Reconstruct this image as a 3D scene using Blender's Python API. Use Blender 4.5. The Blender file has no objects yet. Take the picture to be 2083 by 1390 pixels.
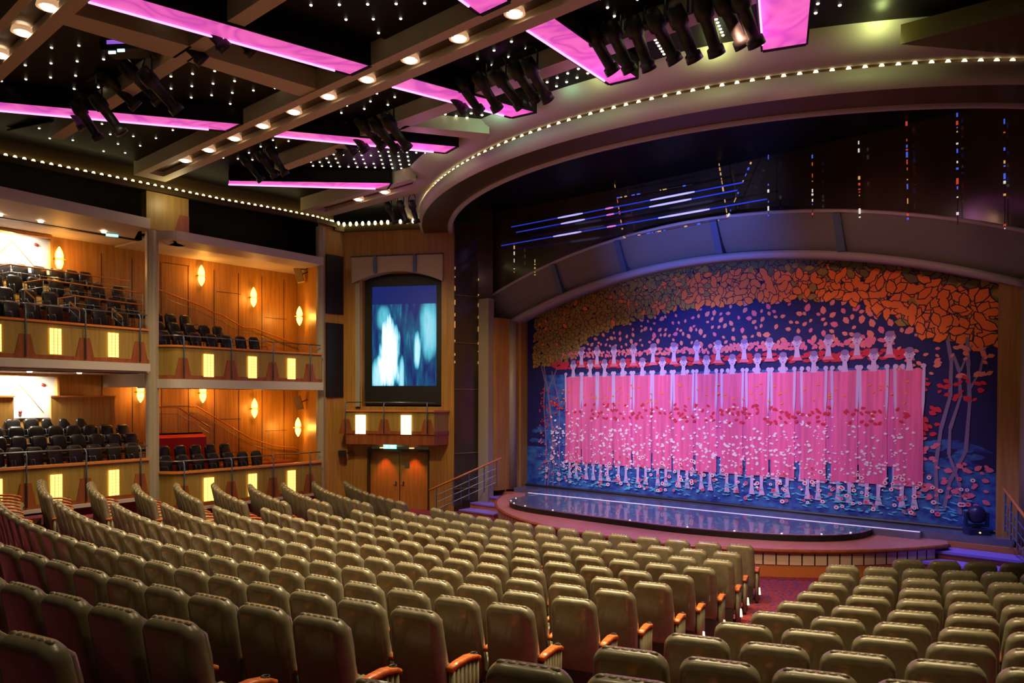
import bpy, bmesh, math, random
from mathutils import Vector, Matrix
R = math.radians
random.seed(7)
C = bpy.context.scene.collection
SC = bpy.context.scene
# ------------------------------------------------------------------ camera, world, exposure
EYE = Vector((0, 0, 4.2))
FOC, YAW, PIT, ROL, PY = 1490.0, 0.707, -0.0138, 0.003, 832.5
FW = Vector((-math.sin(YAW)*math.cos(PIT), math.cos(YAW)*math.cos(PIT), math.sin(PIT)))
_r = Vector((math.cos(YAW), math.sin(YAW), 0)); _u = _r.cross(FW)
RT = _r*math.cos(ROL) + _u*math.sin(ROL); UP = -_r*math.sin(ROL) + _u*math.cos(ROL)
cd = bpy.data.cameras.new('camera'); cam = bpy.data.objects.new('camera', cd); C.objects.link(cam)
m = Matrix((RT, UP, -FW)).transposed().to_4x4(); m.translation = EYE
cam.matrix_world = m
cd.sensor_width = 36; cd.sensor_fit = 'HORIZONTAL'; cd.lens = FOC/2083*36
cd.shift_y = (PY-695)/2083; cd.clip_end = 200
SC.camera = cam
w = bpy.data.worlds.new('world'); SC.world = w; w.use_nodes = True
w.node_tree.nodes['Background'].inputs[0].default_value = (0.9, 0.76, 0.44, 1)
w.node_tree.nodes['Background'].inputs[1].default_value = 0.03
vs = SC.view_settings; vs.view_transform = 'Standard'; vs.look = 'None'; vs.gamma = 1; vs.exposure = 0.0
SC.cycles.sample_clamp_indirect = 3.0; SC.cycles.sample_clamp_direct = 12.0
SC.cycles.use_denoising = True; SC.cycles.max_bounces = 5; SC.cycles.diffuse_bounces = 2
SC.cycles.caustics_reflective = False; SC.cycles.caustics_refractive = False

def lamp(kind, name, loc, aim, power, col, size=.1, angle=60, blend=.6):
    l = bpy.data.lights.new(name, kind); o = bpy.data.objects.new(name, l); C.objects.link(o)
    l.energy = power; l.color = col
    if kind == 'SPOT': l.spot_size = R(angle); l.spot_blend = blend; l.shadow_soft_size = size
    elif kind == 'AREA': l.shape = 'DISK'; l.size = size
    else: l.shadow_soft_size = size
    o.location = loc
    if aim is not None: o.rotation_euler = (Vector(aim)-Vector(loc)).to_track_quat('-Z', 'Y').to_euler()
    return o

# --- house lamps in the ceiling beams
WARM = (1.0, .77, .43)
BEAM1 = [(-20.14+1.33*i, 9.6) for i in range(0, 16)]
BEAM2 = [(-19.66, 15.17), (-18.32, 15.17)]
BEAM0 = [(-16.7+1.33*i, 4.37) for i in range(0, 12)]
for i, (x, y) in enumerate(BEAM1):
    lamp('SPOT', 'beam_downlight', (x, y, 10.6), (x, y-1.0, 0), 2100 if 6 <= i <= 11 else 1000, WARM, .09, 82, .8)
for x, y in BEAM2: lamp('SPOT', 'beam_downlight', (x, y, 10.6), (x+.5, y-.5, 0), 600, WARM, .09, 82, .8)
for x, y in BEAM0[1::2]: lamp('SPOT', 'beam_downlight', (x, y, 10.6), (x, y-.3, 0), 330, WARM, .09, 88, .8)
# --- stage lighting
lamp('SPOT', 'stage_wash', (-13.5, 10.5, 10.3), (-13.6, 21.7, 3.2), 3300, (1, .72, .9), .25, 34, .8)
lamp('SPOT', 'stage_wash', (-10.0, 10.5, 10.3), (-10.4, 21.7, 3.2), 2100, (1, .66, .95), .25, 38, .8)
lamp('SPOT', 'stage_wash', (-7.0, 10.5, 10.3), (-6.6, 21.7, 3.4), 2000, (1, .6, .82), .25, 38, .8)
lamp('SPOT', 'stage_wash', (-5.0, 11.5, 10.3), (-5.6, 21.7, 6.8), 2600, (1, .48, .3), .25, 40, .9)
lamp('SPOT', 'stage_wash', (-15.0, 11.5, 10.3), (-15.5, 21.7, 3.0), 1100, (.75, .8, 1), .25, 34, .9)
lamp('SPOT', 'stage_blue', (-10.2, 17.5, 9.6), (-10.2, 19.6, .8), 2200, (.3, .38, 1), .3, 110, .9)
lamp('SPOT', 'stage_blue', (-4.0, 16.5, 9.4), (-2.4, 19.9, .6), 2600, (.36, .30, 1), .3, 34, .9)
lamp('SPOT', 'stage_blue', (-15.0, 16.5, 9.4), (-16.9, 19.6, .6), 1000, (.34, .3, 1), .3, 34, .9)
lamp('SPOT', 'valance_blue', (-10.2, 15.2, 7.0), (-10.5, 20.9, 8.9), 1300, (.10, .18, 1), .2, 66, .9)
lamp('SPOT', 'valance_pink', (-4.0, 14.5, 9.0), (-5.0, 20.9, 8.2), 60, (1, .3, .5), .2, 50, .9)
lamp('SPOT', 'apron_pink', (-8.0, 11.0, 10.2), (-9.0, 16.6, .8), 2000, (1, .42, .42), .2, 62, .9)
lamp('SPOT', 'apron_pink', (-13.0, 12.0, 10.2), (-14.6, 17.6, .8), 1300, (1, .38, .32), .2, 42, .9)
lamp('SPOT', 'ring_blue', (-9.5, 17.5, 6.5), (-10.0, 14.6, 10.3), 16, (.2, .2, 1), .3, 50, 1)

for p_ in ((-8.1, 13.6), (-5.3, 14.1), (-11.0, 13.6), (-14.2, 14.2), (-17.9, 15.3)): lamp('POINT', 'magenta_glow', (p_[0], p_[1]-1.2, 10.3), None, 13, (1, .28, .85), .25)  # added points that strengthen the light of the magenta panels
lamp('SPOT', 'stage_front_warm', (-3.5, 9.5, 9.8), (-5.5, 16.6, .3), 900, (1, .62, .3), .2, 44, .9)
lamp('SPOT', 'screen_wall_warm', (-16.5, 11.0, 10.3), (-20.8, 17.8, 4.0), 1300, (1, .76, .36), .3, 60, .9)
lamp('SPOT', 'balcony_front_warm', (-15.0, 6.0, 10.3), (-22.6, 7.0, 4.0), 650, (1, .78, .38), .3, 70, .9)
lamp('SPOT', 'balcony_front_warm', (-15.5, 10.0, 10.3), (-22.6, 12.5, 3.5), 600, (1, .78, .38), .3, 70, .9)
lamp('SPOT', 'stage_front_warm', (-2.0, 4.4, 10.5), (-6.2, 15.6, .3), 2600, (1, .72, .40), .2, 22, .8)
lamp('POINT', 'pilaster_glow', (-22.2, 10.4, 10.3), None, 22, (1, .8, .4), .2)  # added point for the bulb strip's light on the pilaster
lamp('SPOT', 'glass_spill', (-9, 15, 9.6), (-8.3, 20.8, 10.4), 260, (.55, .6, .95), .2, 17, .9)  # added spot for the grey-blue patch on the dark glass
lamp('SPOT', 'reveal_orange', (-14.0, 17.0, 9.5), (-18.0, 20.8, 4.0), 260, (1, .45, .12), .2, 40, .9)
# pixel of the 2083x1390 frame -> point on a plane / vertical plan line
def ray(px, py): return FW + RT*((px-1041.5)/FOC) - UP*((py-PY)/FOC)
def atz(px, py, z): d = ray(px, py); return EYE + d*((z-EYE.z)/d.z)
def atY(px, py, Y): d = ray(px, py); return EYE + d*(Y/d.y)
def atX(px, py, X): d = ray(px, py); return EYE + d*(X/d.x)
def atL(px, py, a, b):
    d = ray(px, py); nx, ny = -(b[1]-a[1]), (b[0]-a[0]); t = (a[0]*nx+a[1]*ny)/(d.x*nx+d.y*ny); return EYE + d*t

# ------------------------------------------------------------------ materials
def mat(name, col, rough=.5, metal=0, spec=.5, emit=None, es=0, sample=True, coat=0):
    m = bpy.data.materials.new(name); m.use_nodes = True
    b = m.node_tree.nodes['Principled BSDF']
    b.inputs['Base Color'].default_value = (*col, 1); b.inputs['Roughness'].default_value = rough
    b.inputs['Metallic'].default_value = metal; b.inputs['Specular IOR Level'].default_value = spec
    b.inputs['Coat Weight'].default_value = coat
    if emit:
        b.inputs['Emission Color'].default_value = (*emit, 1); b.inputs['Emission Strength'].default_value = es
        if not sample: m.cycles.emission_sampling = 'NONE'
    return m
def nd(m, t, **k):
    n = m.node_tree.nodes.new(t)
    for a, v in k.items(): setattr(n, a, v)
    return n
def lk(m, a, b): m.node_tree.links.new(a, b)
def noisy(m, c1, c2, scale=(4, 4, 4), detail=3, lo=.35, hi=.65, bump=0, coord='Object', rough=None):
    b = m.node_tree.nodes['Principled BSDF']
    tc = nd(m, 'ShaderNodeTexCoord'); mp = nd(m, 'ShaderNodeMapping'); mp.inputs['Scale'].default_value = scale
    nz = nd(m, 'ShaderNodeTexNoise'); nz.inputs['Scale'].default_value = 1; nz.inputs['Detail'].default_value = detail
    cr = nd(m, 'ShaderNodeValToRGB'); cr.color_ramp.elements[0].position = lo; cr.color_ramp.elements[1].position = hi
    cr.color_ramp.elements[0].color = (*c1, 1); cr.color_ramp.elements[1].color = (*c2, 1)
    lk(m, tc.outputs[coord], mp.inputs[0]); lk(m, mp.outputs[0], nz.inputs['Vector'])
    lk(m, nz.outputs['Fac'], cr.inputs[0]); lk(m, cr.outputs[0], b.inputs['Base Color'])
    if bump:
        bp = nd(m, 'ShaderNodeBump'); bp.inputs['Strength'].default_value = bump; bp.inputs['Distance'].default_value = .02
        lk(m, nz.outputs['Fac'], bp.inputs['Height']); lk(m, bp.outputs[0], b.inputs['Normal'])
    return m
M = {}
M['leather'] = noisy(mat('olive_leather', (.16, .14, .07), .30, coat=.45), (.155, .135, .082), (.20, .175, .11), (9, 9, 9), 4, bump=.05)
M['arm'] = noisy(mat('cherry_wood_arm', (.55, .12, .03), .3), (.50, .11, .025), (.68, .2, .05), (3, 30, 30))
M['dark'] = mat('seat_shell', (.03, .022, .014), .5)
M['wood'] = noisy(mat('maple_veneer', (.42, .2, .04), .38), (.36, .17, .035), (.48, .245, .055), (14, 14, .7), 3)
M['wood2'] = noisy(mat('olive_maple', (.30, .19, .05), .4), (.28, .175, .038), (.36, .225, .052), (14, 14, .7), 3)
M['cherry'] = noisy(mat('cherry_panel', (.27, .07, .02), .35), (.22, .055, .018), (.31, .09, .03), (8, 8, .8), 3)
M['rail'] = mat('varnished_rail', (.6, .2, .05), .2)
M['plaster'] = mat('painted_plaster', (.50, .44, .42), .55)
M['plasterd'] = mat('grey_plaster', (.52, .45, .31), .6)
M['column'] = mat('fluted_column_paint', (.36, .31, .24), .4)
M['black'] = mat('black_metal', (.006, .006, .007), .5)
M['dceil'] = mat('dark_gloss_ceiling', (.006, .004, .005), .5, spec=.15)
M['dglass'] = noisy(mat('dark_glass', (.03, .022, .012), .12), (.085, .058, .028), (.04, .03, .018), (.5, .5, .3), 2)
M['steel'] = mat('brushed_steel', (.35, .38, .42), .28, 1)
M['bluerail'] = mat('blue_painted_metal', (.10, .15, .26), .35, .3)
M['carpet'] = noisy(mat('red_carpet', (.4, .04, .04), .95), (.05, .02, .12), (.24, .02, .018), (14, 14, 14), 2, .42, .5)
M['stage'] = noisy(mat('stage_floor', (.03, .035, .05), .16, coat=.5), (.10, .11, .16), (.14, .15, .20), (1.5, 1.5, 1.5), 3)
M['apron'] = noisy(mat('apron_wood', (.5, .2, .15), .3), (.46, .17, .13), (.55, .24, .17), (20, 2, 2), 3)
M['stepwood'] = mat('step_wood', (.48, .17, .05), .35)
M['purple'] = mat('purple_tread', (.24, .16, .55), .7)
M['tile'] = mat('cream_tile', (.75, .60, .46), .4)
M['bronze'] = mat('bronze_edge', (.09, .06, .02), .35, .3)
M['dchair'] = mat('charcoal_leather', (.009, .007, .007), .38)
M['dchairrim'] = mat('charcoal_rim', (.05, .045, .045), .3)
M['red'] = mat('red_leather', (.45, .02, .02), .4)
M['bulb'] = mat('warm_bulb', (1, .9, .6), .4, emit=(1, .80, .36), es=7, sample=False)
M['star'] = mat('star_lamp', (1, 1, .8), .4, emit=(1, .93, .62), es=6, sample=False)
M['lens'] = mat('downlight_lens', (1, .9, .7), .4, emit=(1, .78, .48), es=16, sample=False)
M['lampring'] = mat('lamp_reflector', (.8, .6, .45), .25, .6, emit=(1, .55, .3), es=.5, sample=False)
M['slot'] = mat('slot_brown', (.05, .028, .012), .4)
M['win'] = mat('window_light', (1, .8, .3), .4, emit=(1, .68, .14), es=2.2)
M['winw'] = mat('window_light_white', (1, .85, .6), .4, emit=(1, .85, .5), es=2.6)
M['mull'] = mat('brass_mullion', (.5, .35, .08), .3, .7)
M['sconce'] = mat('sconce_glass', (1, .8, .4), .4, emit=(1, .58, .10), es=5, sample=False)
M['exit'] = mat('exit_sign_green', (.3, .9, .8), .4, emit=(.25, .95, .75), es=2.0, sample=False)
M['exitw'] = mat('exit_sign_white', (1, 1, 1), .4, emit=(.9, 1, 1), es=2.0, sample=False)
M['tube'] = mat('blue_reflection_glow', (.05, .08, .5), .2, .3, emit=(.03, .06, .8), es=.5, sample=False)
M['streakw'] = mat('violet_reflection_glow', (.5, .5, .9), .2, emit=(.45, .42, 1), es=1.1, sample=False)
M['streakp'] = mat('pink_reflection_glow', (.8, .3, .8), .2, emit=(.8, .2, .75), es=.9, sample=False)
M['bead'] = mat('gold_glow_fleck', (.6, .35, .1), .3, emit=(1, .55, .18), es=.6, sample=False)
M['fleckw'] = mat('white_glow_fleck', (.8, .8, .8), .3, emit=(.9, .92, .8), es=.7, sample=False)
M['fleckb'] = mat('blue_glow_fleck', (.1, .1, .8), .3, emit=(.08, .15, .9), es=.7, sample=False)
M['fleckr'] = mat('red_glow_fleck', (.8, .1, .1), .3, emit=(.9, .1, .05), es=.5, sample=False)
M['cyanlens'] = mat('cyan_lens', (.6, .9, 1), .3, emit=(.5, .85, 1), es=2.5, sample=False)
M['orangelens'] = mat('orange_lens', (1, .5, .2), .3, emit=(1, .5, .2), es=2.0, sample=False)
M['violetlens'] = mat('violet_filter', (.4, .15, .9), .3, emit=(.35, .12, .85), es=.8, sample=False)
M['purplelip'] = mat('pale_lip', (.44, .40, .40), .5)
# magenta panels: backlit glass with a swirl
def pinkmat():
    m = mat('magenta_backlit_glass', (.6, .1, .4), .3)
    b = m.node_tree.nodes['Principled BSDF']
    tc = nd(m, 'ShaderNodeTexCoord'); wv = nd(m, 'ShaderNodeTexNoise'); wv.inputs['Scale'].default_value = .55
    wv.inputs['Distortion'].default_value = 2.2; wv.inputs['Detail'].default_value = 1
    mt = nd(m, 'ShaderNodeMath', operation='MULTIPLY'); mt.inputs[1].default_value = 4
    fr = nd(m, 'ShaderNodeMath', operation='PINGPONG'); fr.inputs[1].default_value = .5
    cr = nd(m, 'ShaderNodeValToRGB'); e = cr.color_ramp.elements
    e[0].position = 0; e[0].color = (.62, .07, .50, 1); e[1].position = 1; e[1].color = (1.0, .17, .60, 1)
    k = e.new(.3); k.color = (.84, .11, .53, 1)
    lk(m, tc.outputs['Object'], wv.inputs['Vector']); lk(m, wv.outputs['Fac'], mt.inputs[0]); lk(m, mt.outputs[0], fr.inputs[0])
    mx = nd(m, 'ShaderNodeMath', operation='MULTIPLY'); mx.inputs[1].default_value = 2; lk(m, fr.outputs[0], mx.inputs[0])
    lk(m, mx.outputs[0], cr.inputs[0]); lk(m, cr.outputs[0], b.inputs['Emission Color'])
    b.inputs['Emission Strength'].default_value = .82
    return m
M['pink'] = pinkmat()
M['pinkhot'] = mat('magenta_tube', (1, .5, .9), .3, emit=(1, .40, .95), es=1.7, sample=False)

# ------------------------------------------------------------------ mesh builder
class MB:
    def __init__(s): s.v = []; s.f = []; s.mi = []; s.cur = 0
    def face(s, pts):
        n = len(s.v); s.v += [tuple(p) for p in pts]; s.f.append(tuple(range(n, n+len(pts)))); s.mi.append(s.cur)
    def grid(s, rows, closed=False, cap=False):
        n = len(s.v); k = len(rows[0])
        for r in rows: s.v += [tuple(p) for p in r]
        for i in range(len(rows)-1):
            for j in range(k if closed else k-1):
                a = n+i*k+j; b = n+i*k+(j+1) % k; s.f.append((a, b, b+k, a+k)); s.mi.append(s.cur)
        if cap:
            s.f.append(tuple(range(n+k-1, n-1, -1))); s.mi.append(s.cur)
            q = n+(len(rows)-1)*k; s.f.append(tuple(range(q, q+k))); s.mi.append(s.cur)
    def box(s, c, d, M4=None):
        x, y, z = c; a, b, h = d[0]/2, d[1]/2, d[2]/2
        P = [Vector((x+i*a, y+j*b, z+k*h)) for k in (-1, 1) for i, j in ((-1, -1), (1, -1), (1, 1), (-1, 1))]
        if M4: P = [M4 @ p for p in P]
        n = len(s.v); s.v += [tuple(p) for p in P]
        for f in ((3, 2, 1, 0), (4, 5, 6, 7), (0, 1, 5, 4), (1, 2, 6, 5), (2, 3, 7, 6), (3, 0, 4, 7)):
            s.f.append(tuple(n+i for i in f)); s.mi.append(s.cur)
    def prism(s, poly, z0, z1):          # vertical prism over a plan polygon (x, y)
        s.grid([[(x, y, z0) for x, y in poly], [(x, y, z1) for x, y in poly]], True, True)
    def wall(s, a, b, z0, z1, t=.1, za=None):      # box wall along a plan segment, thickness to the left of a->b
        a = Vector((a[0], a[1])); b = Vector((b[0], b[1])); d = (b-a).normalized(); n = Vector((-d.y, d.x))*t
        s.prism([tuple(a), tuple(b), tuple(b+n), tuple(a+n)], z0, z1)
    def tube(s, path, r, k=8, cap=True):
        path = [Vector(p) for p in path]; rows = []
        for i, p in enumerate(path):
            d = ((path[min(i+1, len(path)-1)]) - path[max(i-1, 0)]).normalized()
            up = Vector((0, 0, 1)) if abs(d.z) < .9 else Vector((1, 0, 0))
            u = d.cross(up).normalized(); w_ = d.cross(u); rr = r[i] if isinstance(r, (list, tuple)) else r
            rows.append([p+(u*math.cos(t)+w_*math.sin(t))*rr for t in [2*math.pi*j/k for j in range(k)]])
        s.grid(rows, True, cap)
    def build(s, name, m, parent=None, smooth=False, loc=None):
        me = bpy.data.meshes.new(name); me.from_pydata(s.v, [], s.f)
        ms = m if isinstance(m, (list, tuple)) else [m]
        for q in ms: me.materials.append(q)
        if len(ms) > 1: me.polygons.foreach_set('material_index', s.mi)
        bm = bmesh.new(); bm.from_mesh(me); bmesh.ops.recalc_face_normals(bm, faces=bm.faces); bm.to_mesh(me); bm.free()
        if smooth: me.polygons.foreach_set('use_smooth', [True]*len(me.polygons)); me.update()
        o = bpy.data.objects.new(name, me); C.objects.link(o)
        if parent is not None: o.parent = parent
        if loc is not None: o.location = loc
        return o
def tag(o, label, cat, group=None, kind=None):
    o['label'] = label; o['category'] = cat
    if group: o['group'] = group
    if kind: o['kind'] = kind
    return o
def thing(name, label, cat, loc=(0, 0, 0), rz=0, group=None):
    o = bpy.data.objects.new(name, None); C.objects.link(o); o.empty_display_size = .1
    o.location = loc; o.rotation_euler = (0, 0, rz); return tag(o, label, cat, group)
def world_thing(name, label, cat, group=None): return thing(name, label, cat, group=group)
def struct(o): o['kind'] = 'structure'; return o
def dup(root, loc, rz, label, group=None):
    r = root.copy(); C.objects.link(r); r.location = loc; r.rotation_euler = (root.rotation_euler.x, root.rotation_euler.y, rz)
    r['label'] = label
    if group: r['group'] = group
    for ch in root.children:
        c = ch.copy(); C.objects.link(c); c.parent = r
        for g in ch.children: d = g.copy(); C.objects.link(d); d.parent = c
    return r
ORD = ['zeroth', 'first', 'second', 'third', 'fourth', 'fifth', 'sixth', 'seventh', 'eighth', 'ninth', 'tenth', 'eleventh', 'twelfth', 'thirteenth', 'fourteenth', 'fifteenth', 'sixteenth', 'seventeenth', 'eighteenth', 'nineteenth', 'twentieth'] + ['twenty-'+q for q in ('first', 'second', 'third', 'fourth', 'fifth', 'sixth', 'seventh', 'eighth', 'ninth')] + ['thirtieth']

# ------------------------------------------------------------------ seating geometry (arcs)
SCX, SCY = -11.491, 29.587
def row(k): i = k-1; return 16.269+1.064*i, 4.2 + (-2.926+.038*i+.008*i*i)
def rowpt(r, deg): return SCX + r*math.sin(R(deg)), SCY - r*math.cos(R(deg))
SEAT_H = 1.2
def floor_z(k): return row(k)[1]-SEAT_H
# --- tiered floor
b = MB()
na = 60; A0, A1 = -48, 46
rads = []
for k in range(1, 17):
    r, z = row(k); rads.append((r-.62+.0, floor_z(k)))
b.cur = 0
z0 = floor_z(1)
prof = [(3.0, z0-.02), (rads[0][0], z0)]
for i, (r, z) in enumerate(rads):
    nr = rads[i+1][0] if i+1 < len(rads) else r+2.0
    if i: prof += [(r, z)]
    prof += [(nr, z)]
rows_ = [[(SCX+r*math.sin(R(A0+(A1-A0)*j/na)), SCY-r*math.cos(R(A0+(A1-A0)*j/na)), z) for j in range(na+1)] for r, z in prof]
b.grid(rows_)
struct(b.build('floor', M['carpet']))
b = MB(); b.box((-12, 12, -.32), (40, 44, .3)); struct(b.build('floor', M['slot']))

# ------------------------------------------------------------------ ceiling
b = MB(); b.box((-11, 11, 11.35), (32, 40, .3)); struct(b.build('ceiling', M['dceil']))
ZB = 10.75
def beam(name, y0, y1, x0, x1, lamps, label, slot):
    t = world_thing(name, label, 'ceiling beam', 'lamp beams across the ceiling')
    q = MB(); ys0, ys1 = slot
    q.box(((x0+x1)/2, (y0+ys0)/2, ZB+.3), (x1-x0, ys0-y0, .6)); q.box(((x0+x1)/2, (ys1+y1)/2, ZB+.3), (x1-x0, y1-ys1, .6))
    q.box((x0+.25, (ys0+ys1)/2, ZB+.3), (.5, ys1-ys0, .6))
    q.build('beam_soffit', M['plasterd'], t)
    q = MB(); q.box(((x0+x1)/2+.25, (ys0+ys1)/2, ZB+.2), (x1-x0-.5, ys1-ys0, .12)); q.build('lamp_slot', M['slot'], t)
    for x, y in lamps:
        q = MB(); c = Vector((x, y, ZB+.05))
        ring = [[(c.x+rr*math.cos(a), c.y+rr*math.sin(a), c.z+zz) for a in [2*math.pi*j/16 for j in range(16)]] for rr, zz in ((.17, .06), (.19, -.02), (.15, -.03), (.12, .03))]
        q.grid(ring, True); d = q.build('downlight', M['lampring'], t, True)
        q = MB(); q.tube([(x, y, ZB+.03), (x, y, ZB+.0)], [.12, .1], 16); q.build('lens', M['lens'], d)
    return t
beam('ceiling_beam', 9.2, 10.12, -22.5, 3, BEAM1[:12], 'long olive ceiling beam whose slot holds a line of glowing downlights', (9.42, 9.84))
beam('ceiling_beam', 14.7, 15.85, -22.3, -16.6, BEAM2, 'short ceiling beam beside the curved ring with two downlights', (14.95, 15.4))
beam('ceiling_beam', 3.95, 4.72, -22.3, 3, BEAM0[:6], 'ceiling beam crossing the top left corner of the photo', (4.1, 4.48))
# plain ribs
def rib(poly, label):
    q = MB(); q.prism(poly, ZB+.03, ZB+.5); return tag(q.build('ceiling_rib', M['plasterd']), label, 'ceiling rib', 'plain ribs between the star panels')
rib([(-21.0, 6.55), (3, 6.55), (3, 6.84), (-20.9, 6.84)], 'plain ceiling rib between the two nearer lamp beams')
rib([(-18.9, 11.6), (-13.4, 11.5), (-13.4, 11.92), (-19.0, 11.92)], 'plain ceiling rib between long lamp beam and short beam, left part')
rib([(-13.4, 11.5), (3, 11.62), (3, 11.95), (-13.4, 11.92)], 'plain ceiling rib behind hanging spotlights near the curved ring')
rib([(-14.5, 4.7), (-13.95, 4.7), (-13.55, 6.6), (-14.25, 6.6)], 'short slanting ceiling rib behind the nearest lamp beam')
rib([(-14.2, 6.8), (-13.72, 6.8), (-13.35, 9.2), (-13.95, 9.2)], 'short slanting rib meeting the long lamp beam')
rib([(-13.9, 11.9), (-13.5, 11.8), (-12.3, 13.5), (-12.7, 13.75)], 'short slanting rib running down to the curved ring')
# magenta light panels (two long edges each)
def panel(L, Rr, label):
    (a, b_), (c, d) = L, Rr
    q = MB(); t = world_thing('magenta_ceiling_light', label, 'light panel', 'glowing magenta light panels in the ceiling')
    za = ZB+.02
    q.grid([[(*a, za), (*b_, za)], [(*c, za), (*d, za)]]); q.grid([[(*a, za+.05), (*b_, za+.05)], [(*c, za+.05), (*d, za+.05)]]); q.build('diffuser', M['pink'], t)
    q = MB()
    for p0, p1 in ((a, b_), (c, d)):
        q.wall(p0, p1, za-.03, za+.5, .035 if p0 == a else -.035)
    q.wall(b_, d, za-.03, za+.5, .05); q.build('frame', M['dceil'], t)
    q = MB(); q.tube([(*(Vector(a)*.985+Vector(c)*.015), za-.015), (*(Vector(b_)*.93+Vector(a)*.07), za-.015)], .022, 6); q.build('edge_tube', M['pinkhot'], t)
def ln(p, d, t): return (p[0]+d*t, p[1]+t)
panel(((-13.30, 4.72), (-12.2, 9.2)), ((-12.65, 4.72), (-11.56, 9.2)), 'magenta light panel running from the top left edge to long lamp beam')
panel(((-12.0, 10.12), (-11.17, 13.02)), ((-11.35, 10.12), (-10.52, 13.12)), 'magenta light panel behind long lamp beam with dark spotlights crossing it')
panel(((-20.2, 4.72), (-17.1, 9.15)), ((-19.45, 4.72), (-16.35, 9.15)), 'magenta light panel at far left of the photo')
panel(((-16.5, 10.12), (-14.13, 13.75)), ((-15.9, 10.12), (-13.5, 13.58)), 'magenta light panel ending at left shoulder of the curved ring')
panel(((-21.3, 11.5), (-17.95, 14.93)), ((-20.85, 11.3), (-17.31, 14.57)), 'lowest magenta light panel, above the projection screen wall')
panel(((-8.34, 10.12), (-8.43, 12.96)), ((-7.7, 10.12), (-7.82, 13.05)), 'magenta light panel at top centre, left of hanging spotlight row')
panel(((-8.1, 4.72), (-8.6, 9.2)), ((-7.45, 4.72), (-7.95, 9.2)), 'magenta light panel just entering the top centre edge')
panel(((-4.2, 10.12), (-5.43, 13.58)), ((-3.3, 10.12), (-4.72, 13.83)), 'magenta light panel at top right, steepest of the panels')
# star panels: glossy black panel with lamps on a slanted grid
def starpanel(poly, dirx, du, dv, label, off=(0, 0), keep=1.0, rad=.026):
    t = world_thing('starlit_ceiling_coffer', label, 'ceiling panel', 'black ceiling panels with star lamps')
    z = 11.12; q = MB(); q.prism(poly, z, z+.05); q.build('panel', M['dceil'], t)
    v = Vector((dirx, 1)).normalized(); u = Vector((v.y, -v.x)); c = Vector((sum(p[0] for p in poly)/len(poly), sum(p[1] for p in poly)/len(poly)))
    def inside(p):
        s = 0
        for i in range(len(poly)):
            a = poly[i]; b2 = poly[(i+1) % len(poly)]; e = Vector((b2[0]-a[0], b2[1]-a[1])); w2 = Vector((p[0]-a[0], p[1]-a[1]))
            cr = e.x*w2.y-e.y*w2.x; d = abs(cr)/e.length
            if d < .12: return False
            if s == 0: s = 1 if cr > 0 else -1
            elif (cr > 0) != (s > 0): return False
        return True
    proto = None; n = 0
    for i in range(-24, 25):
        for j in range(-40, 41):
            p = c+u*(i*du+off[0]+(.5*du if j % 2 and dv < .5 and du > .6 else 0))+v*(j*dv+off[1])
            if not inside(p) or random.random() > keep or n >= 100: continue
            if proto is None:
                q = MB(); q.grid([[(rr*math.cos(a), rr*math.sin(a), zz) for a in [2*math.pi*k/10 for k in range(10)]] for rr, zz in ((rad, .0), (rad*.8, -.012), (rad*.3, -.018))], True, True)
                proto = q.build('star_lamp', M['star'], t); o = proto
            else: o = proto.copy(); C.objects.link(o)
            o.location = (p.x, p.y, z-.004); n += 1
    return t
starpanel([(-19.5, 4.8), (-14.3, 4.8), (-14.1, 6.6), (-18.7, 6.6)], .3, .8, .45, 'black star panel at left behind the nearest lamp beam', keep=.8)
starpanel([(-13.9, 4.8), (-12.9, 6.6), (-13.6, 6.6)], .2, .7, .4, 'small black star panel beside the nearest slanting rib')
starpanel([(-18.3, 6.95), (-14.0, 6.95), (-13.6, 9.2), (-16.6, 9.2)], .46, .68, .42, 'black star panel left of the slanting rib', off=(.1, 0))
starpanel([(-13.3, 6.95), (-12.5, 6.95), (-12.0, 9.2), (-13.0, 9.2)], .3, .5, .4, 'narrow black star panel left of the magenta panel')
starpanel([(-22.4, 6.0), (-19.6, 6.9), (-18.0, 9.2), (-22.3, 9.2)], .7, .75, .55, 'black star panel by the left wall', keep=.8)
starpanel([(-12.1, 4.8), (-8.4, 4.8), (-8.8, 9.2), (-11.1, 9.2)], .1, .72, .35, 'large black star panel at top centre', off=(0, .1))
starpanel([(-7.2, 4.8), (-2, 4.8), (-2, 9.2), (-7.7, 9.2)], -.2, .7, .35, 'large black star panel beyond the top edge')
starpanel([(-20.9, 10.25), (-16.9, 10.25), (-15.9, 11.5), (-19.9, 11.5)], .8, .6, .4, 'black star panel left of the middle spotlights')
starpanel([(-15.5, 10.25), (-12.4, 10.25), (-12.0, 11.5), (-14.7, 11.5)], .4, .5, .42, 'black star panel in front of the middle rib')
starpanel([(-11.0, 10.25), (-8.7, 10.25), (-8.75, 11.5), (-10.7, 11.5)], .1, .5, .4, 'black star panel between two magenta panels')
starpanel([(-7.4, 10.25), (-4.5, 10.25), (-4.9, 11.5), (-7.4, 11.5)], -.2, .55, .33, 'black star panel behind the spotlight row')
starpanel([(-19.5, 12.05), (-16.2, 12.05), (-14.9, 14.1), (-16.7, 14.9), (-17.3, 14.65)], 1.0, .36, .26, 'densely starred black panel above the short lamp beam', keep=.9, rad=.03)
starpanel([(-13.4, 12.05), (-11.8, 12.05), (-11.6, 13.6), (-12.6, 13.9)], .5, .3, .28, 'densely starred black panel beside the curved ring', rad=.034)
starpanel([(-10.3, 12.05), (-8.8, 12.05), (-8.8, 13.3), (-10.4, 13.3)], .1, .3, .3, 'small starred black panel above green lit cove', rad=.03)
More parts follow.
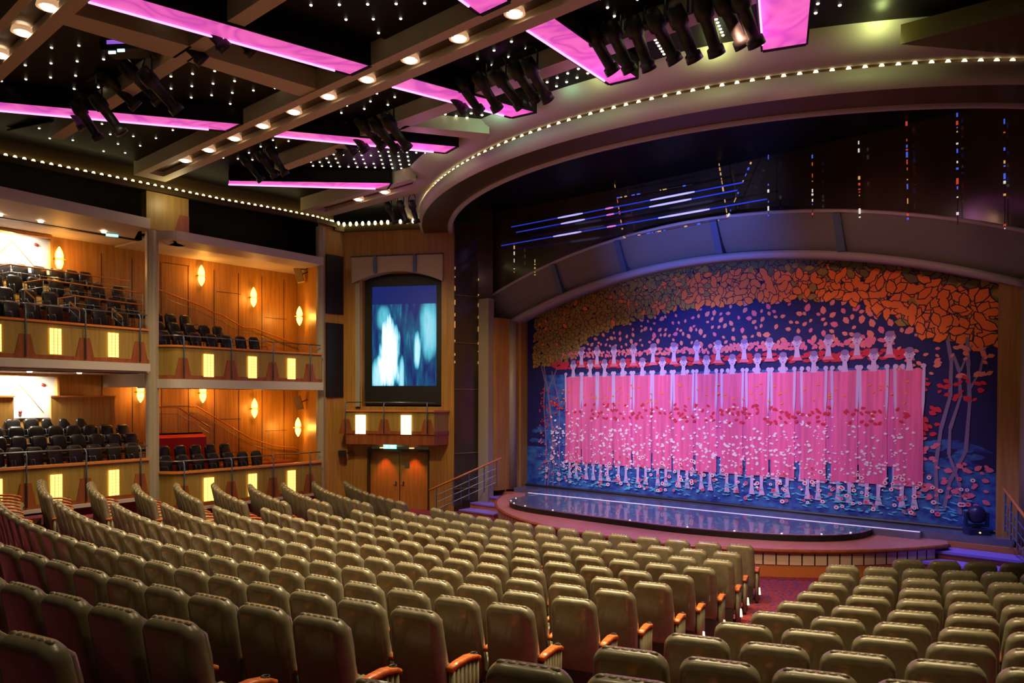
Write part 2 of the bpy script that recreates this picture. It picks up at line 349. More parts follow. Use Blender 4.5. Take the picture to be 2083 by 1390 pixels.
starpanel([(-7.5, 12.05), (-5.2, 12.05), (-5.9, 13.4), (-7.6, 13.3)], -.25, .6, .13, 'starred black panel with short lamp lines left of steep magenta panel', rad=.03)
starpanel([(-4.2, 10.25), (0, 10.25), (-1.5, 14.2), (-4.6, 13.7)], -.45, .75, .16, 'starred black panel at top right with slanting lamp lines', rad=.03)
# ------------------------------------------------------------------ ring above the stage
RX, RY = -10.25, 27.0
def arc(r, z, a0=-62, a1=60, n=90): return [(RX+r*math.sin(R(a0+(a1-a0)*i/n)), RY-r*math.cos(R(a0+(a1-a0)*i/n)), z) for i in range(n+1)]
q = MB(); q.grid([arc(13.9, 11.2), arc(13.75, 11.0), arc(13.45, 10.82), arc(13.2, 10.76), arc(13.07, 10.76)]); struct(q.build('trim_1', M['plaster'], smooth=True))
q = MB(); q.grid([arc(13.04, 10.72), arc(13.1, 10.65), arc(13.13, 10.5), arc(13.1, 10.36), arc(13.0, 10.28)]); struct(q.build('trim_2', M['plaster'], smooth=True))
q = MB(); q.grid([arc(13.0, 10.28), arc(12.1, 10.3)]); struct(q.build('trim_3', M['bronze']))
q = MB(); q.grid([arc(12.1, 10.3), arc(12.08, 10.24), arc(12.0, 10.22), arc(11.93, 10.26), arc(11.9, 10.6)]); struct(q.build('trim_4', M['plaster'], smooth=True))
q = MB(); q.grid([arc(11.9, 10.6), arc(11.9, 12.6), arc(3, 12.6)]); q.grid([arc(14.0, 11.2), arc(14.0, 11.5)]); struct(q.build('ceiling', M['dglass']))
# marquee bulbs
def bulbmesh():
    q = MB(); q.grid([[(rr*math.cos(a), rr*math.sin(a), zz) for a in [2*math.pi*k/8 for k in range(8)]] for rr, zz in ((.026, .06), (.046, .03), (.054, -.02), (.04, -.07), (.014, -.09))], True, True)
    return q
t = world_thing('marquee_light_strip', 'curved strip of warm bulbs along the ring above the stage', 'light strip')
q = MB(); q.grid([arc(13.07, 10.77), arc(13.06, 10.82), arc(12.86, 10.82), arc(12.85, 10.72)]); q.build('channel', M['slot'], t)
bm_ = None; n = 76
for i in range(n):
    a = R(-56+100*i/(n-1)); loc = (RX+12.97*math.sin(a), RY-12.97*math.cos(a), 10.735)
    if bm_ is None: bm_ = bulbmesh().build('bulb', M['bulb'], t, True); o = bm_
    else: o = bm_.copy(); C.objects.link(o)
    o.location = loc
t = world_thing('marquee_light_strip', 'long strip of warm bulbs along the top of the left wall', 'light strip')
LW = [(-23.42, 3.0), (-23.42, 6.1), (-23.2, 9.8), (-23.1, 12.2), (-22.8, 14.0), (-22.68, 15.5), (-22.82, 16.45)]
SW = [(-22.8, 16.92), (-19.2, 18.9)]
def along(pl, step, off=0):
    out = []; d = off
    for a, b2 in zip(pl, pl[1:]):
        a = Vector(a); b2 = Vector(b2); L = (b2-a).length
        while d < L: out.append(a+(b2-a)*(d/L)); d += step
        d -= L
    return out
q = MB()
for a, b2 in zip(LW, LW[1:]): q.wall(a, b2, 10.55, 10.72, -.16); q.wall(a, b2, 10.8, 11.2, .3)
q.build('channel', M['bronze'], t)
for i, p in enumerate(along(LW, .215)):
    if i == 0: bm2 = bulbmesh().build('bulb', M['bulb'], t, True); o = bm2
    else: o = bm2.copy(); C.objects.link(o)
    o.location = (p.x+.06, p.y, 10.735)
t = world_thing('marquee_light_strip', 'short strip of warm bulbs above the projection screen', 'light strip')
q = MB(); q.wall(SW[0], SW[1], 10.45, 10.72, -.12); q.wall(LW[-1], SW[0], 10.45, 10.72, -.12); q.build('channel', M['bronze'], t)
for i, p in enumerate(along([LW[-1]]+SW, .247)):
    o = bm2.copy(); C.objects.link(o); o.parent = t; o.location = (p.x+.1, p.y-.1, 10.735)

# ------------------------------------------------------------------ walls of the left side
XW = -26.3
q = MB(); q.wall((XW, 1.5), (XW, 17.2), 0, 10.3, .2); struct(q.build('wall_left', M['wood']))
q = MB(); q.wall((-24.6, 1.5), (-24.6, 16.4), 9.3, 11.2, .2); q.wall((-24.6, 16.3), (-22.85, 16.3), 9.3, 11.2, .2); struct(q.build('wall_upper_left', M['dceil']))
q = MB(); q.wall((XW, 17.2), (-22.95, 16.05), 0, 9.3, .15); struct(q.build('wall_balcony_end', M['wood']))
# seams on the back wall
q = MB()
for i in range(9):
    y = 9.7+i*.98; q.box((XW+.006, y, 4.5), (.012, .02, 9))
for i, (y, z) in enumerate([(14.0, 8.2), (16.0, 7.4), (12.0, 9.0), (14.0, 3.4), (16.0, 2.9), (12, 3.9)]): q.box((XW+.006, y+.2, z), (.012, .98, .02))
struct(q.build('trim_5', M['slot']))
# columns
def column(name, x, y, z0, z1, w_, lab):
    q = MB(); n = 24
    q.grid([[(x+w_*(.5+.02*math.cos(6*a))*math.cos(a), y+w_*(.5+.02*math.cos(6*a))*math.sin(a), z) for a in [2*math.pi*k/48 for k in range(48)]] for z in (z0, z1)], True, True)
    return struct(q.build(name, M['column'], smooth=False))
c1 = atL(305, 700, (-23.2, 5), (-23.2, 15)); column('trim_6', -23.0, c1.y-.02, 0, 9.3, .36, '')
column('trim_7', -22.95, 15.98, 0, 10.5, .32, '')
# upper wooden pilaster between roof slabs
t = world_thing('pilaster', 'wooden pilaster with dark wedge under the bulb strip', 'pilaster')
q = MB(); q.prism([(-23.3, 9.75), (-22.95, 9.75), (-22.95, 11.05), (-23.3, 11.05)], 9.25, 10.5); q.build('veneer', M['wood2'], t)
q = MB(); q.grid([[(-22.94, 10.55, 9.25), (-22.94, 10.75, 9.95)], [(-22.94, 11.06, 9.25), (-22.94, 11.06, 9.95)]]); q.box((-22.93, 10.4, 9.3), (.03, 1.3, .12)); q.build('wedge', M['cherry'], t)

# ------------------------------------------------------------------ balconies
AL = ((-21.95, 3.2), (-22.78, 9.72)); BL0 = (-23.05, 10.0); BL1 = (-22.42, 10.38); BL2 = (-22.6, 15.78)
def off(line, d):
    a, b2 = Vector(line[0]), Vector(line[1]); dr = (b2-a).normalized(); n_ = Vector((dr.y, -dr.x)); return tuple(a+n_*d), tuple(b2+n_*d)
def polyoff(pl, d):
    out = []
    for i, p in enumerate(pl):
        a = Vector(pl[max(i-1, 0)]); b2 = Vector(pl[min(i+1, len(pl)-1)]); dr = (b2-a).normalized(); out.append((p[0]+dr.y*d, p[1]-dr.x*d))
    return out
def ribbon(q, pl, z0, z1, d0, d1):   # solid strip following a plan polyline between offsets d0 (inner) and d1 (outer)
    a = polyoff(pl, d0); b2 = polyoff(pl, d1)
    rows = [[(*a[i], z0), (*b2[i], z0), (*b2[i], z1), (*a[i], z1)] for i in range(len(pl))]
    q.grid(rows, True, True)
def roundc(pl, i, r=.22, n=5):
    p = Vector(pl[i]); a = Vector(pl[i-1]); b2 = Vector(pl[i+1]); u = (a-p).normalized()*r; v = (b2-p).normalized()*r
    mid = [tuple((p+u)*(1-t)**2 + p*2*t*(1-t) + (p+v)*t*t) for t in [j/n for j in range(n+1)]]
    return pl[:i]+mid+pl[i+1:]
PA = [AL[0], AL[1]]; PB = roundc([BL0, BL1, BL2], 1)
LIT = {}
def balcony(pl, main, zr, zb, zs, label, wins, posts, rail_h, cat='balcony front', winmat='win', grp='balcony fronts', key=None, wz=None, flat=False, postmat='bluerail', slab=True, keyw=1.0):
    # pl: full plan polyline, main: straight part for at-line; zr rail top, zb fascia bottom, zs slab bottom
    t = world_thing('theatre_balcony', label, cat, grp)
    q = MB(); ribbon(q, pl, zb, zr-.06, -.12, 0); q.build('fascia_panel', M['wood2'], t)
    q = MB(); ribbon(q, pl, zr-.06, zr, -.2, .06); q.build('wooden_cap', M['rail'], t)
    q = MB(); ribbon(q, pl, zb, zb+.12, 0, .03); dr = (Vector(main[1])-Vector(main[0])).normalized(); nn = Vector((dr.y, -dr.x))
    H = zr-zb
    for p in posts:
        w1, w2 = .13*keyw, .27*keyw
        P = [Vector(p)-dr*w2, Vector(p)+dr*w2, Vector(p)+dr*w1, Vector(p)-dr*w1]; Z = [zb, zb, zb+H*.62, zb+H*.62]
        q.grid([[(*(P[i]+nn*dd), Z[i]) for i in range(4)] for dd in (.0, .035)], True, True)
    q.build('keystone_trim', M['cherry'], t)
    if slab: q = MB(); ribbon(q, pl, zs, zb, -1.6, .10); q.build('slab_edge', M['plaster'], t)
    for p in posts:
        q = MB(); a = Vector(p)+nn*.07
        top = zr+rail_h
        q.tube([(*a, zb+.05), (*a, top-.1), (*(a-nn*.05), top-.02), (*(a-nn*.16), top)], .022, 6); q.build('rail_post', M[postmat], t, True)
    q = MB(); q.tube([(*(Vector(p)-nn*.08), zr+rail_h) for p in (pl if not flat else main)], .02, 6); q.build('handrail', M['steel'], t, True)
    wz0, wz1 = wz
    for p, hw in wins:
        c = Vector(p)+nn*.045
        q = MB(); q.grid([[(*(c-dr*hw), wz0), (*(c+dr*hw), wz0)], [(*(c-dr*hw), wz1), (*(c+dr*hw), wz1)]]); wdw = q.build('light_window', M[winmat], t)
        q = MB()
        for u_ in (-.02*1, .02*1): q.tube([(*(c+nn*.012+dr*hw*u_*16), wz0), (*(c+nn*.012+dr*hw*u_*16), wz1)], .006, 4)
        for k in range(1, 8): zz = wz0+(wz1-wz0)*k/8; q.tube([(*(c+nn*.012-dr*hw), zz), (*(c+nn*.012+dr*hw), zz)], .004, 4)
        q.build('mullions', M['mull'], wdw)
    return t
def onA(px): p = atL(px, 700, *AL); return (p.x, p.y)
def onB(px): p = atL(px, 700, BL1, BL2); return (p.x, p.y)
pa = [onA(x) for x in (-75, 50, 172, 283)]; wa = [(onA(x), .15) for x in (-12, 111.5, 229)]
pb = [onB(x) for x in (372, 469, 554, 629)]; wb = [(onB(x), w_) for x, w_ in ((423, .17), (512, .16), (591.5, .16))]
balcony(PA, AL, 6.28, 5.23, 5.0, 'upper balcony front nearest the left edge, two glowing windows', wa, pa, .42, wz=(5.38, 6.08))
balcony(PA, AL, 2.37, 1.22, 1.12, 'lower balcony front nearest the left edge, behind aisle seats', wa, pa, .38, wz=(1.36, 2.1))
balcony(PB, (BL1, BL2), 5.83, 4.78, 4.5, 'upper corner balcony front left of the projection screen', wb, [(-23.0, 10.05)]*0+pb, .3, wz=(4.87, 5.59))
balcony(PB, (BL1, BL2), 1.92, .78, .7, 'lower corner balcony front left of the projection screen', wb, pb, .32, wz=(.93, 1.67))
for pl, z in ((PA, 1.22), (PB, .78)):
    q = MB(); ribbon(q, pl, -.1, z, -.5, -.2); struct(q.build('wall_under_balcony', M['cherry']))
# roof slabs
def roofslab(pl, z0, z1, zc):
    q = MB(); ribbon(q, pl, z0, z1, -.9, .12); a = polyoff(pl, -.5)
    q.prism([a[0], a[-1], (XW, 17.3 if pl is PB else 10.6), (XW, a[0][1]-.3)], zc, zc+.15); return struct(q.build('ceiling', M['plaster']))
roofslab(PA, 9.29, 9.6, 9.32); roofslab(PB, 9.03, 9.3, 9.28)
q = MB(); q.prism([(-22.6, 3), (-22.9, 9.9), (-23.0, 16), (XW, 17.2), (XW, 3)], 4.95, 5.05); struct(q.build('ceiling', M['plaster']))
q = MB(); q.prism([(-22.9, 9.9), (-22.9, 16), (XW, 17.2), (XW, 9.9)], 4.55, 4.68); struct(q.build('ceiling', M['plaster']))
# tiered floors in the balconies
q = MB()
for X, z in ((-23.5, 5.45), (-24.4, 5.92), (-25.3, 6.4), (-26.2, 6.9)): q.box((X-.1, 6.4, z-.6), (.9, 6.8, 1.2-.0)) if False else q.box((X-.05, 6.4, z-.25), (.9, 6.9, .5))
for X, z in ((-23.4, 5.0), (-24.3, 5.4), (-25.2, 5.8), (-26.1, 6.0)): q.box((X-.05, 13.3, z-.25), (.9, 6.9, .5))
for X, z in ((-23.5, 1.65), (-24.4, 1.92), (-25.3, 2.2), (-26.2, 2.4)): q.box((X-.05, 6.4, z-.3), (.9, 6.9, .6))
for X, z in ((-23.4, 1.2), (-24.3, 1.45), (-25.2, 1.6), (-26.1, 1.7)): q.box((X-.05, 13.3, z-.3), (.9, 6.9, .6))
struct(q.build('floor', M['cherry']))
q = MB(); q.box((-24.7, 9.78, 5.3), (3.2, .08, 1.5)); q.box((-24.7, 9.78, 1.0), (3.2, .08, 1.0)); struct(q.build('wall_step', M['plaster']))
# balcony chairs
def bal_chair():
    t = thing('balcony_chair', '', 'chair', (0, 0, 0))
    w_ = .215; h = .52
    def outline(ins, y, z0=.32, z1=.88, r=.11):
        P = []
        for cx_, cz, a0 in ((w_-r, z1-r, 0), (-(w_-r), z1-r, 90)):
            for k in range(5): a = R(a0+90*k/4); P.append((cx_+(r-ins)*math.cos(a), cz+(r-ins)*math.sin(a)))
        P += [(-(w_-ins), z0+ins), (w_-ins, z0+ins)]
        return [(x, y-(z-.3)*.15, z) for x, z in P]
    q = MB(); q.grid([outline(.03, -.06), outline(0, -.04), outline(0, .02), outline(.03, .04)], True, True); bk = q.build('backrest', M['dchair'], t, True)
    q = MB(); o = outline(-.005, .0); q.tube(o[:10], .012, 5); q.build('piping', M['dchairrim'], bk, True)
    q = MB(); q.grid([[(-w_+i_, y, z) for i_, y, z in ((0, .02, .3), (0, .4, .3), (0, .42, .38), (0, .02, .4))], [(w_, y, z) for y, z in ((.02, .3), (.4, .3), (.42, .38), (.02, .4))]], True, True); q.build('seat_cushion', M['dchair'], t)
    q = MB()
    for s in (-1, 1): q.tube([(s*.215, -.04, .0), (s*.215, -.04, .55), (s*.215, .3, .57), (s*.215, .34, .5), (s*.215, .34, .0)], .010, 6)
    q.build('arm_frame', M['dchairrim'], t, True)
    return t
bc = bal_chair(); first = True
def put_bal(x, y, z, rz, label, group):
    global first
    if first: bc.location = (x, y, z); bc.rotation_euler = (0, 0, rz); bc['label'] = label; bc['group'] = group; first = False
    else: dup(bc, (x, y, z), rz, label, group)
def bal_rows(spec, where, group):
    for ri, (X, z, pxs) in enumerate(spec):
        for i, px in enumerate(pxs):
            p = atX(px, 800, X)
            put_bal(X, p.y, z, R(-90+14), f'dark balcony chair, {ORD[len(pxs)-i]} from the {"fluted column" if "long" in where else "screen"} end in {ORD[ri+1]} row, {where}', group)
z_ = lambda rel: rel+4.2-.86
bal_rows([(-23.5, z_(-1.42), [-8, 33, 72, 112, 154, 194, 233, 270]), (-24.4, z_(-1.15), [-2, 40, 82, 122, 161, 199, 235, 268]), (-25.3, z_(-.9), [-8, 35, 76, 116, 152, 186, 219, 252]), (-26.0+.1, z_(-.68), [-10, 28, 66, 102, 137, 171])], 'the lower long balcony', 'chairs in the lower long balcony')
bal_rows([(-23.5, z_(2.62), [-5, 26, 70, 115, 160, 205, 250]), (-24.4, z_(3.1), [-5, 15, 60, 105, 148, 192, 235, 272]), (-25.3, z_(3.6), [-8, 33, 75, 118, 160, 203, 245]), (-25.95, z_(4.05), [10, 46, 84, 120, 150, 178])], 'the upper long balcony', 'chairs in the upper long balcony')
bal_rows([(-23.4, z_(-1.87), [339, 373, 405, 436, 467, 496, 524]), (-24.3, z_(-1.62), [336, 369, 400, 430, 460])], 'the lower corner balcony', 'chairs in the lower corner balcony')
bal_rows([(-23.4, z_(2.1), [336, 366, 400, 433, 463, 493, 520]), (-24.3, z_(2.47), [325, 357, 389, 419, 447]), (-25.2, z_(2.86), [322, 350, 380])], 'the upper corner balcony', 'chairs in the upper corner balcony')
# red banquette
q = MB(); a = atX(318, 860, -25.6); b2 = atX(420, 870, -25.6)
q.grid([[(-25.9, y, z) for z in (1.6, 2.9, 2.96, 2.9)] + [(-25.6, y, z) for z in (2.8, 2.3)] + [(-25.1, y, z) for z in (2.35, 1.6)] for y in (a.y+.1, a.y+.8, b2.y-.3, b2.y)], True, True)
tag(q.build('banquette', M['red']), 'red banquette behind the chairs of the lower corner balcony', 'banquette')
# sconces
def sconce():
    t = thing('wall_sconce', '', 'wall lamp'); 
    for z0, z1, nm in ((.03, .40, 'upper_shade'), (-.03, -.36, 'lower_shade')):
        q = MB(); n = 12
        q.grid([[(.03+r_*math.cos(a)*.9, r_*math.sin(a), z0+(z1-z0)*f) for a in [2*math.pi*k/n for k in range(n)]] for f, r_ in ((0, .115), (.3, .12), (.65, .085), (.85, .045), (1, .015))], True, True)
        q.build(nm, M['sconce'], t, True)
    q = MB(); q.box((.03, 0, 0), (.22, .3, .035)); q.build('band', M['mull'], t)
    return t
SCN = [(409, 562, XW, 'left sconce on the upper corner balcony wall', 1), (515, 606, XW, 'middle sconce on the upper corner balcony wall', 1), (412, 800, XW, 'left sconce on the lower corner balcony wall', 1), (517, 832, XW, 'middle sconce on the lower corner balcony wall', 1), (285, 798, XW, 'sconce left of the fluted column, lower balcony', 1), (120, 528, XW, 'sconce beside the bright alcove, upper long balcony', 1), (614, 645, None, 'right sconce on the end wall of the upper corner balcony', 1), (611, 870, None, 'right sconce on the end wall of the lower corner balcony', 1)]
sc0 = sconce()
for i, (x, y, X, lab, k) in enumerate(SCN):
    if X: p = atX(x, y, X+.14); rz = 0
    else: p = atL(x, y, (XW, 17.1), (-22.95, 15.95)); rz = R(-70); p = p+Vector((.05, -.12, 0))
    if i == 0: sc0.location = p; sc0.rotation_euler = (0, 0, rz); sc0['label'] = 'glowing amber '+lab; sc0['group'] = 'amber wall sconces'
    else: dup(sc0, p, rz, 'glowing amber '+lab, 'amber wall sconces')
    d = Vector((math.cos(rz), math.sin(rz), 0))
    lamp('POINT', 'sconce_light', p+d*.26, None, 40, (1, .40, .06), .1)
# alcoves with diamond lattice
def alcove(x1, ytop, ybot, zcap, label):
    t = world_thing('wall_alcove', label, 'alcove', 'lit alcoves with diamond lattice')
    P1 = atX(x1, ytop, XW+.05); z1 = min(P1.z, zcap); z0 = atX(x1, ybot, XW).z; y1 = P1.y; y0 = 2.2
    q = MB(); q.box((XW+.03, (y0+y1)/2, (z0+z1)/2), (.04, y1-y0, z1-z0)); q.build('quilted_panel', mat('alcove_silver', (.5, .47, .45), .35), t)
    q = MB(); s = .62
    for i in range(12):
        y = y1-.35-i*s
        for dz in ((1, 0), (0, 1)):
            q.tube([(XW+.06, y, z0+(z1-z0)*(.15+.65*dz[0])), (XW+.06, y-s, z0+(z1-z0)*(.15+.65*dz[1]))], .012, 4) if i % 2 == dz[0] else None
    q.build('lattice_rods', M['mull'], t)
    q = MB()
    for i in range(12):
        c_ = Vector((XW+.08, y1-.35-i*s, z0+(z1-z0)*(.15+.65*((i+1) % 2)))); q.tube([c_, c_+Vector((.03, 0, 0))], [.055, .02], 8)
    q.build('red_studs', M['red'], t)
    q = MB(); q.wall((XW, y1), (XW+.25, y1), z0, z1+.1, .06); q.box((XW+.15, (y0+y1)/2, z1+.05), (.3, y1-y0, .1)); q.build('surround', M['wood'], t)
    lamp('AREA', 'alcove_light', (XW+.45, y1-1.0, z1-.06), (XW+.0, y1-1.1, z0), 170, (1, .94, .76), .4)
    lamp('AREA', 'alcove_light', (XW+.45, y1-3.0, z1-.06), (XW+.0, y1-3.0, z0), 170, (1, .94, .76), .4)
alcove(98, 464, 560, 9.2, 'brightly lit alcove with diamond lattice in the upper long balcony')
alcove(112, 755, 850, 4.86, 'brightly lit alcove with diamond lattice in the lower long balcony')
# low timber partitions lower balcony
for x0, x1, lab in ((103, 232, 'orange timber partition behind the lower long balcony chairs'), (-60, 27, 'orange timber partition at the left edge, lower balcony')):
    a = atX(x0, 808, -25.98); b2 = atX(x1, 808, -25.98); q = MB(); q.box((-26.0, (a.y+b2.y)/2, (a.z+2.4)/2), (.12, b2.y-a.y, a.z-2.4))
    t = world_thing('partition', lab, 'partition'); q.build('timber_panel', M['wood'], t)
    q = MB(); q.box((-25.98, (a.y+b2.y)/2, a.z+.02), (.2, b2.y-a.y+.05, .05)); q.build('cap_rail', M['rail'], t)
# handrails in upper long balcony and along the side wall
def handrail(pts, label, posts=(), drop=.8, r=.024, m_='rail'):
    t = world_thing('handrail', label, 'handrail', 'handrails in the balconies'); q = MB(); q.tube(pts, r, 6); q.build('rail', M[m_], t, True)
    q = MB(); q.tube([Vector(p)-Vector((0, 0, .22)) for p in pts], .012, 5); q.build('lower_bar', M['steel'], t, True)
    for i in posts:
        q = MB(); q.tube([Vector(pts[i])-Vector((0, 0, drop)), pts[i]], .014, 5); q.build('rail_post', M['steel'], t)
def pts(l, X): return [atX(x, y, X) for x, y in l]
handrail(pts([(-20, 545), (20, 538), (265, 572)], -25.5), 'topmost wood handrail across the upper long balcony', (0, 1, 2))
handrail(pts([(50, 575), (88, 569), (290, 597)], -24.75), 'middle wood handrail across the upper long balcony', (0, 1, 2))
handrail(pts([(118, 608), (153, 602), (290, 621)], -23.85), 'lowest wood handrail across the upper long balcony', (0, 1, 2))
for x, y, l in ((50, 590, 'leftmost'), (141, 614, 'middle'), (228, 628, 'right')):
    handrail(pts([(x, y), (x+21, y+19)], -23.2), f'short sloping wood grab rail, {l} one in the upper long balcony', (0, 1), .3)
handrail(pts([(320, 588), (342, 597), (365, 606), (408, 622), (436, 637), (450, 640), (495, 667), (518, 668), (575, 690), (618, 705)], XW+.15), 'stepped handrail descending the upper corner balcony wall', (), m_='rail')
handrail(pts([(385, 828), (400, 827), (510, 893), (560, 908), (598, 911), (622, 923)], XW+.15), 'handrail descending the lower corner balcony wall', ())
handrail(pts([(318, 829), (362, 829), (428, 870)], -24.9), 'sloping handrail behind the lower corner balcony chairs', (0, 1, 2))
# loudspeakers in the balconies
def spk(p, label, m_, w_=.34, h=.55, tilt=.25):
    t = thing('loudspeaker', label, 'loudspeaker', p); t.rotation_euler = (tilt, 0, R(-40))
    q = MB(); q.prism([(-w_/2, 0), (w_/2, 0), (w_*.35, .26), (-w_*.35, .26)], -h/2, h/2); q.build('cabinet', M[m_], t)
    q = MB(); q.box((0, -.008, 0), (w_*.86, .012, h*.9)); q.build('grille', M['black'] if m_ == 'black' else M['plasterd'], t)
    q = MB(); q.tube([(0, .2, 0), (.1, .5, .05)], .02, 6); q.build('wall_bracket', M['black'], t)
spk(atX(601, 822, -25.2), 'grey tilted loudspeaker on the lower corner balcony end wall', 'plasterd')
spk(atX(602, 562, -25.2), 'grey loudspeaker under the roof of upper corner balcony', 'plasterd')
# exit sign left balcony
def exitsign(p, rz, label, w_=.42, h=.17):
    t = thing('exit_sign', label, 'exit sign', p, rz, 'lit exit signs')
    q = MB(); q.box((0, 0, 0), (w_, .05, h)); q.build('sign_box', M['exit'], t)
    q = MB(); q.box((w_*.22, -.03, 0), (w_*.3, .01, h*.3)); q.face([(w_*.05, -.036, 0), (w_*.16, -.036, h*.3), (w_*.16, -.036, -h*.3)]); q.box((-w_*.25, -.03, -h*.02), (.035, .01, h*.42)); q.box((-w_*.25, -.03, h*.3), (.03, .01, .03)); q.box((-w_*.32, -.03, -h*.25), (.06, .01, .02)); q.build('pictogram', M['exitw'], t)
exitsign(atX(228, 476, -24.5), R(70), 'green lit exit sign under the ceiling of the upper long balcony', .34, .17)
lamp('SPOT', 'green_spill', atX(226, 480, -25.3), atX(222, 560, -26.2), 26, (.45, 1, .1), .03, 40, .9)
# soffit downlights
for i, (x, y, z) in enumerate([(3, 435, 9.28), (73, 446, 9.28), (195, 465, 9.28), (63, 751, 4.93), (152, 754.5, 4.93), (30, 441, 9.28)]):
    p = atz(x, y, z) if False else Vector((-24.2, [6.3, 7.3, 9.0, 7.0, 8.3, 5.0][i], z))
    q = MB(); q.tube([(0, 0, .02), (0, 0, -.01)], [.07, .06], 12); o = q.build('soffit_downlight', M['lens']); o.location = p
    tag(o, f'small round downlight in the left balcony soffit, {ORD[i+1]} one', 'downlight', 'soffit downlights')
    o['label'] = ['second downlight in the upper long balcony ceiling', 'third downlight in the upper long balcony ceiling', 'downlight nearest the exit sign, upper long balcony ceiling', 'left downlight in the lower long balcony ceiling', 'right downlight in the lower long balcony ceiling', 'downlight at the left edge, upper long balcony ceiling'][i]
    lamp('SPOT', 'soffit_light', p-Vector((0, 0, .05)), p-Vector((0, 0, 3)), 25, WARM, .05, 110, .8)
for y in (6.0, 8.5, 11.5, 14.5):
    lamp('POINT', 'balcony_fill', (-24.6, y, 8.6), None, 5, (1, .55, .2), .4)
    lamp('POINT', 'balcony_fill', (-24.6, y, 4.2), None, 5, (1, .5, .16), .4)

# ------------------------------------------------------------------ projection screen wall
WA = Vector((-22.8, 16.92)); WB = Vector((-19.02, 19.0)); wd = (WB-WA).normalized(); wn = Vector((wd.y, -wd.x))
def W(s, d=0): return WA+wd*s+wn*d
def wbox(q, s0, s1, z0, z1, d0, d1):
    P = [W(s0, d0), W(s1, d0), W(s1, d1), W(s0, d1)]; q.prism([tuple(p) for p in P], z0, z1)
SL = (WB-WA).length
q = MB()
wbox(q, 0, .72, -.1, 10.75, -.4, 0); wbox(q, 3.83, SL, -.1, 10.75, -.4, 0); wbox(q, .72, 3.83, 8.9, 10.75, -.4, 0)
wbox(q, .72, .95, -.1, 3.9, -.4, 0); wbox(q, 3.35, 3.83, -.1, 3.9, -.4, 0); wbox(q, .95, 3.35, 2.4, 3.9, -.4, 0)
q.wall((-22.85, 16.0), (-22.8, 16.92), -.1, 10.75, .3)
struct(q.build('wall_screen', M['wood']))
q = MB(); wbox(q, .6, 3.95, 3.8, 9.4, -.75, -.42); struct(q.build('wall_recess', M['dglass']))
t = world_thing('projection_screen', 'glowing projection screen with teal and white abstract image', 'screen')
def scr():
    m = mat('screen_image', (0, 0, 0), .4); nt = m.node_tree; b = nt.nodes['Principled BSDF']
    tc = nd(m, 'ShaderNodeTexCoord'); sp = nd(m, 'ShaderNodeSeparateXYZ'); lk(m, tc.outputs['UV'], sp.inputs[0])
    def math_(op, a, b_=None):
        n_ = nd(m, 'ShaderNodeMath', operation=op)
        for i, v in enumerate((a, b_)):
            if v is None: continue
            if isinstance(v, (int, float)): n_.inputs[i].default_value = v
            else: lk(m, v, n_.inputs[i])
        return n_.outputs[0]
    u, v = sp.outputs[0], sp.outputs[1]
    mp = nd(m, 'ShaderNodeMapping'); mp.inputs['Scale'].default_value = (16, 3.2, 1); nz = nd(m, 'ShaderNodeTexNoise'); nz.inputs['Scale'].default_value = 1; nz.inputs['Detail'].default_value = 6
    lk(m, tc.outputs['UV'], mp.inputs[0]); lk(m, mp.outputs[0], nz.inputs['Vector'])
    def blob(cu, cv, ru, rv, amp):
        a = math_('DIVIDE', math_('SUBTRACT', u, cu), ru); c = math_('DIVIDE', math_('SUBTRACT', v, cv), rv)
        d = math_('ADD', math_('POWER', math_('ABSOLUTE', a), 2.0), math_('POWER', math_('ABSOLUTE', c), 2.6))
        x = nd(m, 'ShaderNodeMath', operation='SUBTRACT'); x.use_clamp = True; x.inputs[0].default_value = 1.1
        lk(m, math_('ADD', d, math_('MULTIPLY', math_('SUBTRACT', nz.outputs['Fac'], .5), 2.4)), x.inputs[1]); return math_('MULTIPLY', x.outputs[0], amp)
    s = math_('ADD', blob(.27, .32, .16, .36, 1.25), blob(.88, .56, .15, .32, .40))
    s = math_('ADD', s, blob(.10, .10, .12, .2, .55)); s = math_('ADD', s, blob(.70, .36, .06, .2, .6)); s = math_('ADD', s, blob(.46, .1, .05, .2, .5)); s = math_('ADD', s, blob(.18, .68, .12, .14, .28))
    s = math_('ADD', s, math_('MULTIPLY', math_('SUBTRACT', nz.outputs['Fac'], .38), .55))
    s = math_('MULTIPLY', s, math_('LESS_THAN', v, .82))
    cr = nd(m, 'ShaderNodeValToRGB'); e = cr.color_ramp.elements
    e[0].position = 0; e[0].color = (.004, .012, .11, 1); e[1].position = 1; e[1].color = (1, .96, .98, 1)
    k = e.new(.12); k.color = (.004, .08, .18, 1); k = e.new(.34); k.color = (.09, .48, .62, 1); k = e.new(.62); k.color = (.45, .8, .92, 1)
    lk(m, s, cr.inputs[0]); lk(m, cr.outputs[0], b.inputs['Emission Color']); b.inputs['Emission Strength'].default_value = 1.15
    m.cycles.emission_sampling = 'NONE'
    return m
def onW(x, y, d=-.3):
    a, b2 = W(0, d), W(1, d); return atL(x, y, tuple(a), tuple(b2))
c00, c11 = onW(757, 785), onW(888, 580); c10, c01 = onW(888, 785), onW(757, 580)
me = bpy.data.meshes.new('screen_image'); zt, zb_ = 8.42, 4.68
V4 = [(c00.x, c00.y, zb_), (c10.x, c10.y, zb_), (c10.x, c10.y, zt), (c00.x, c00.y, zt)]
me.from_pydata(V4, [], [(0, 1, 2, 3)]); uv = me.uv_layers.new(name='UVMap')
for i, c_ in enumerate(((0, 0), (1, 0), (1, 1), (0, 1))): uv.data[i].uv = c_
me.materials.append(scr()); o = bpy.data.objects.new('lit_image', me); C.objects.link(o); o.parent = t
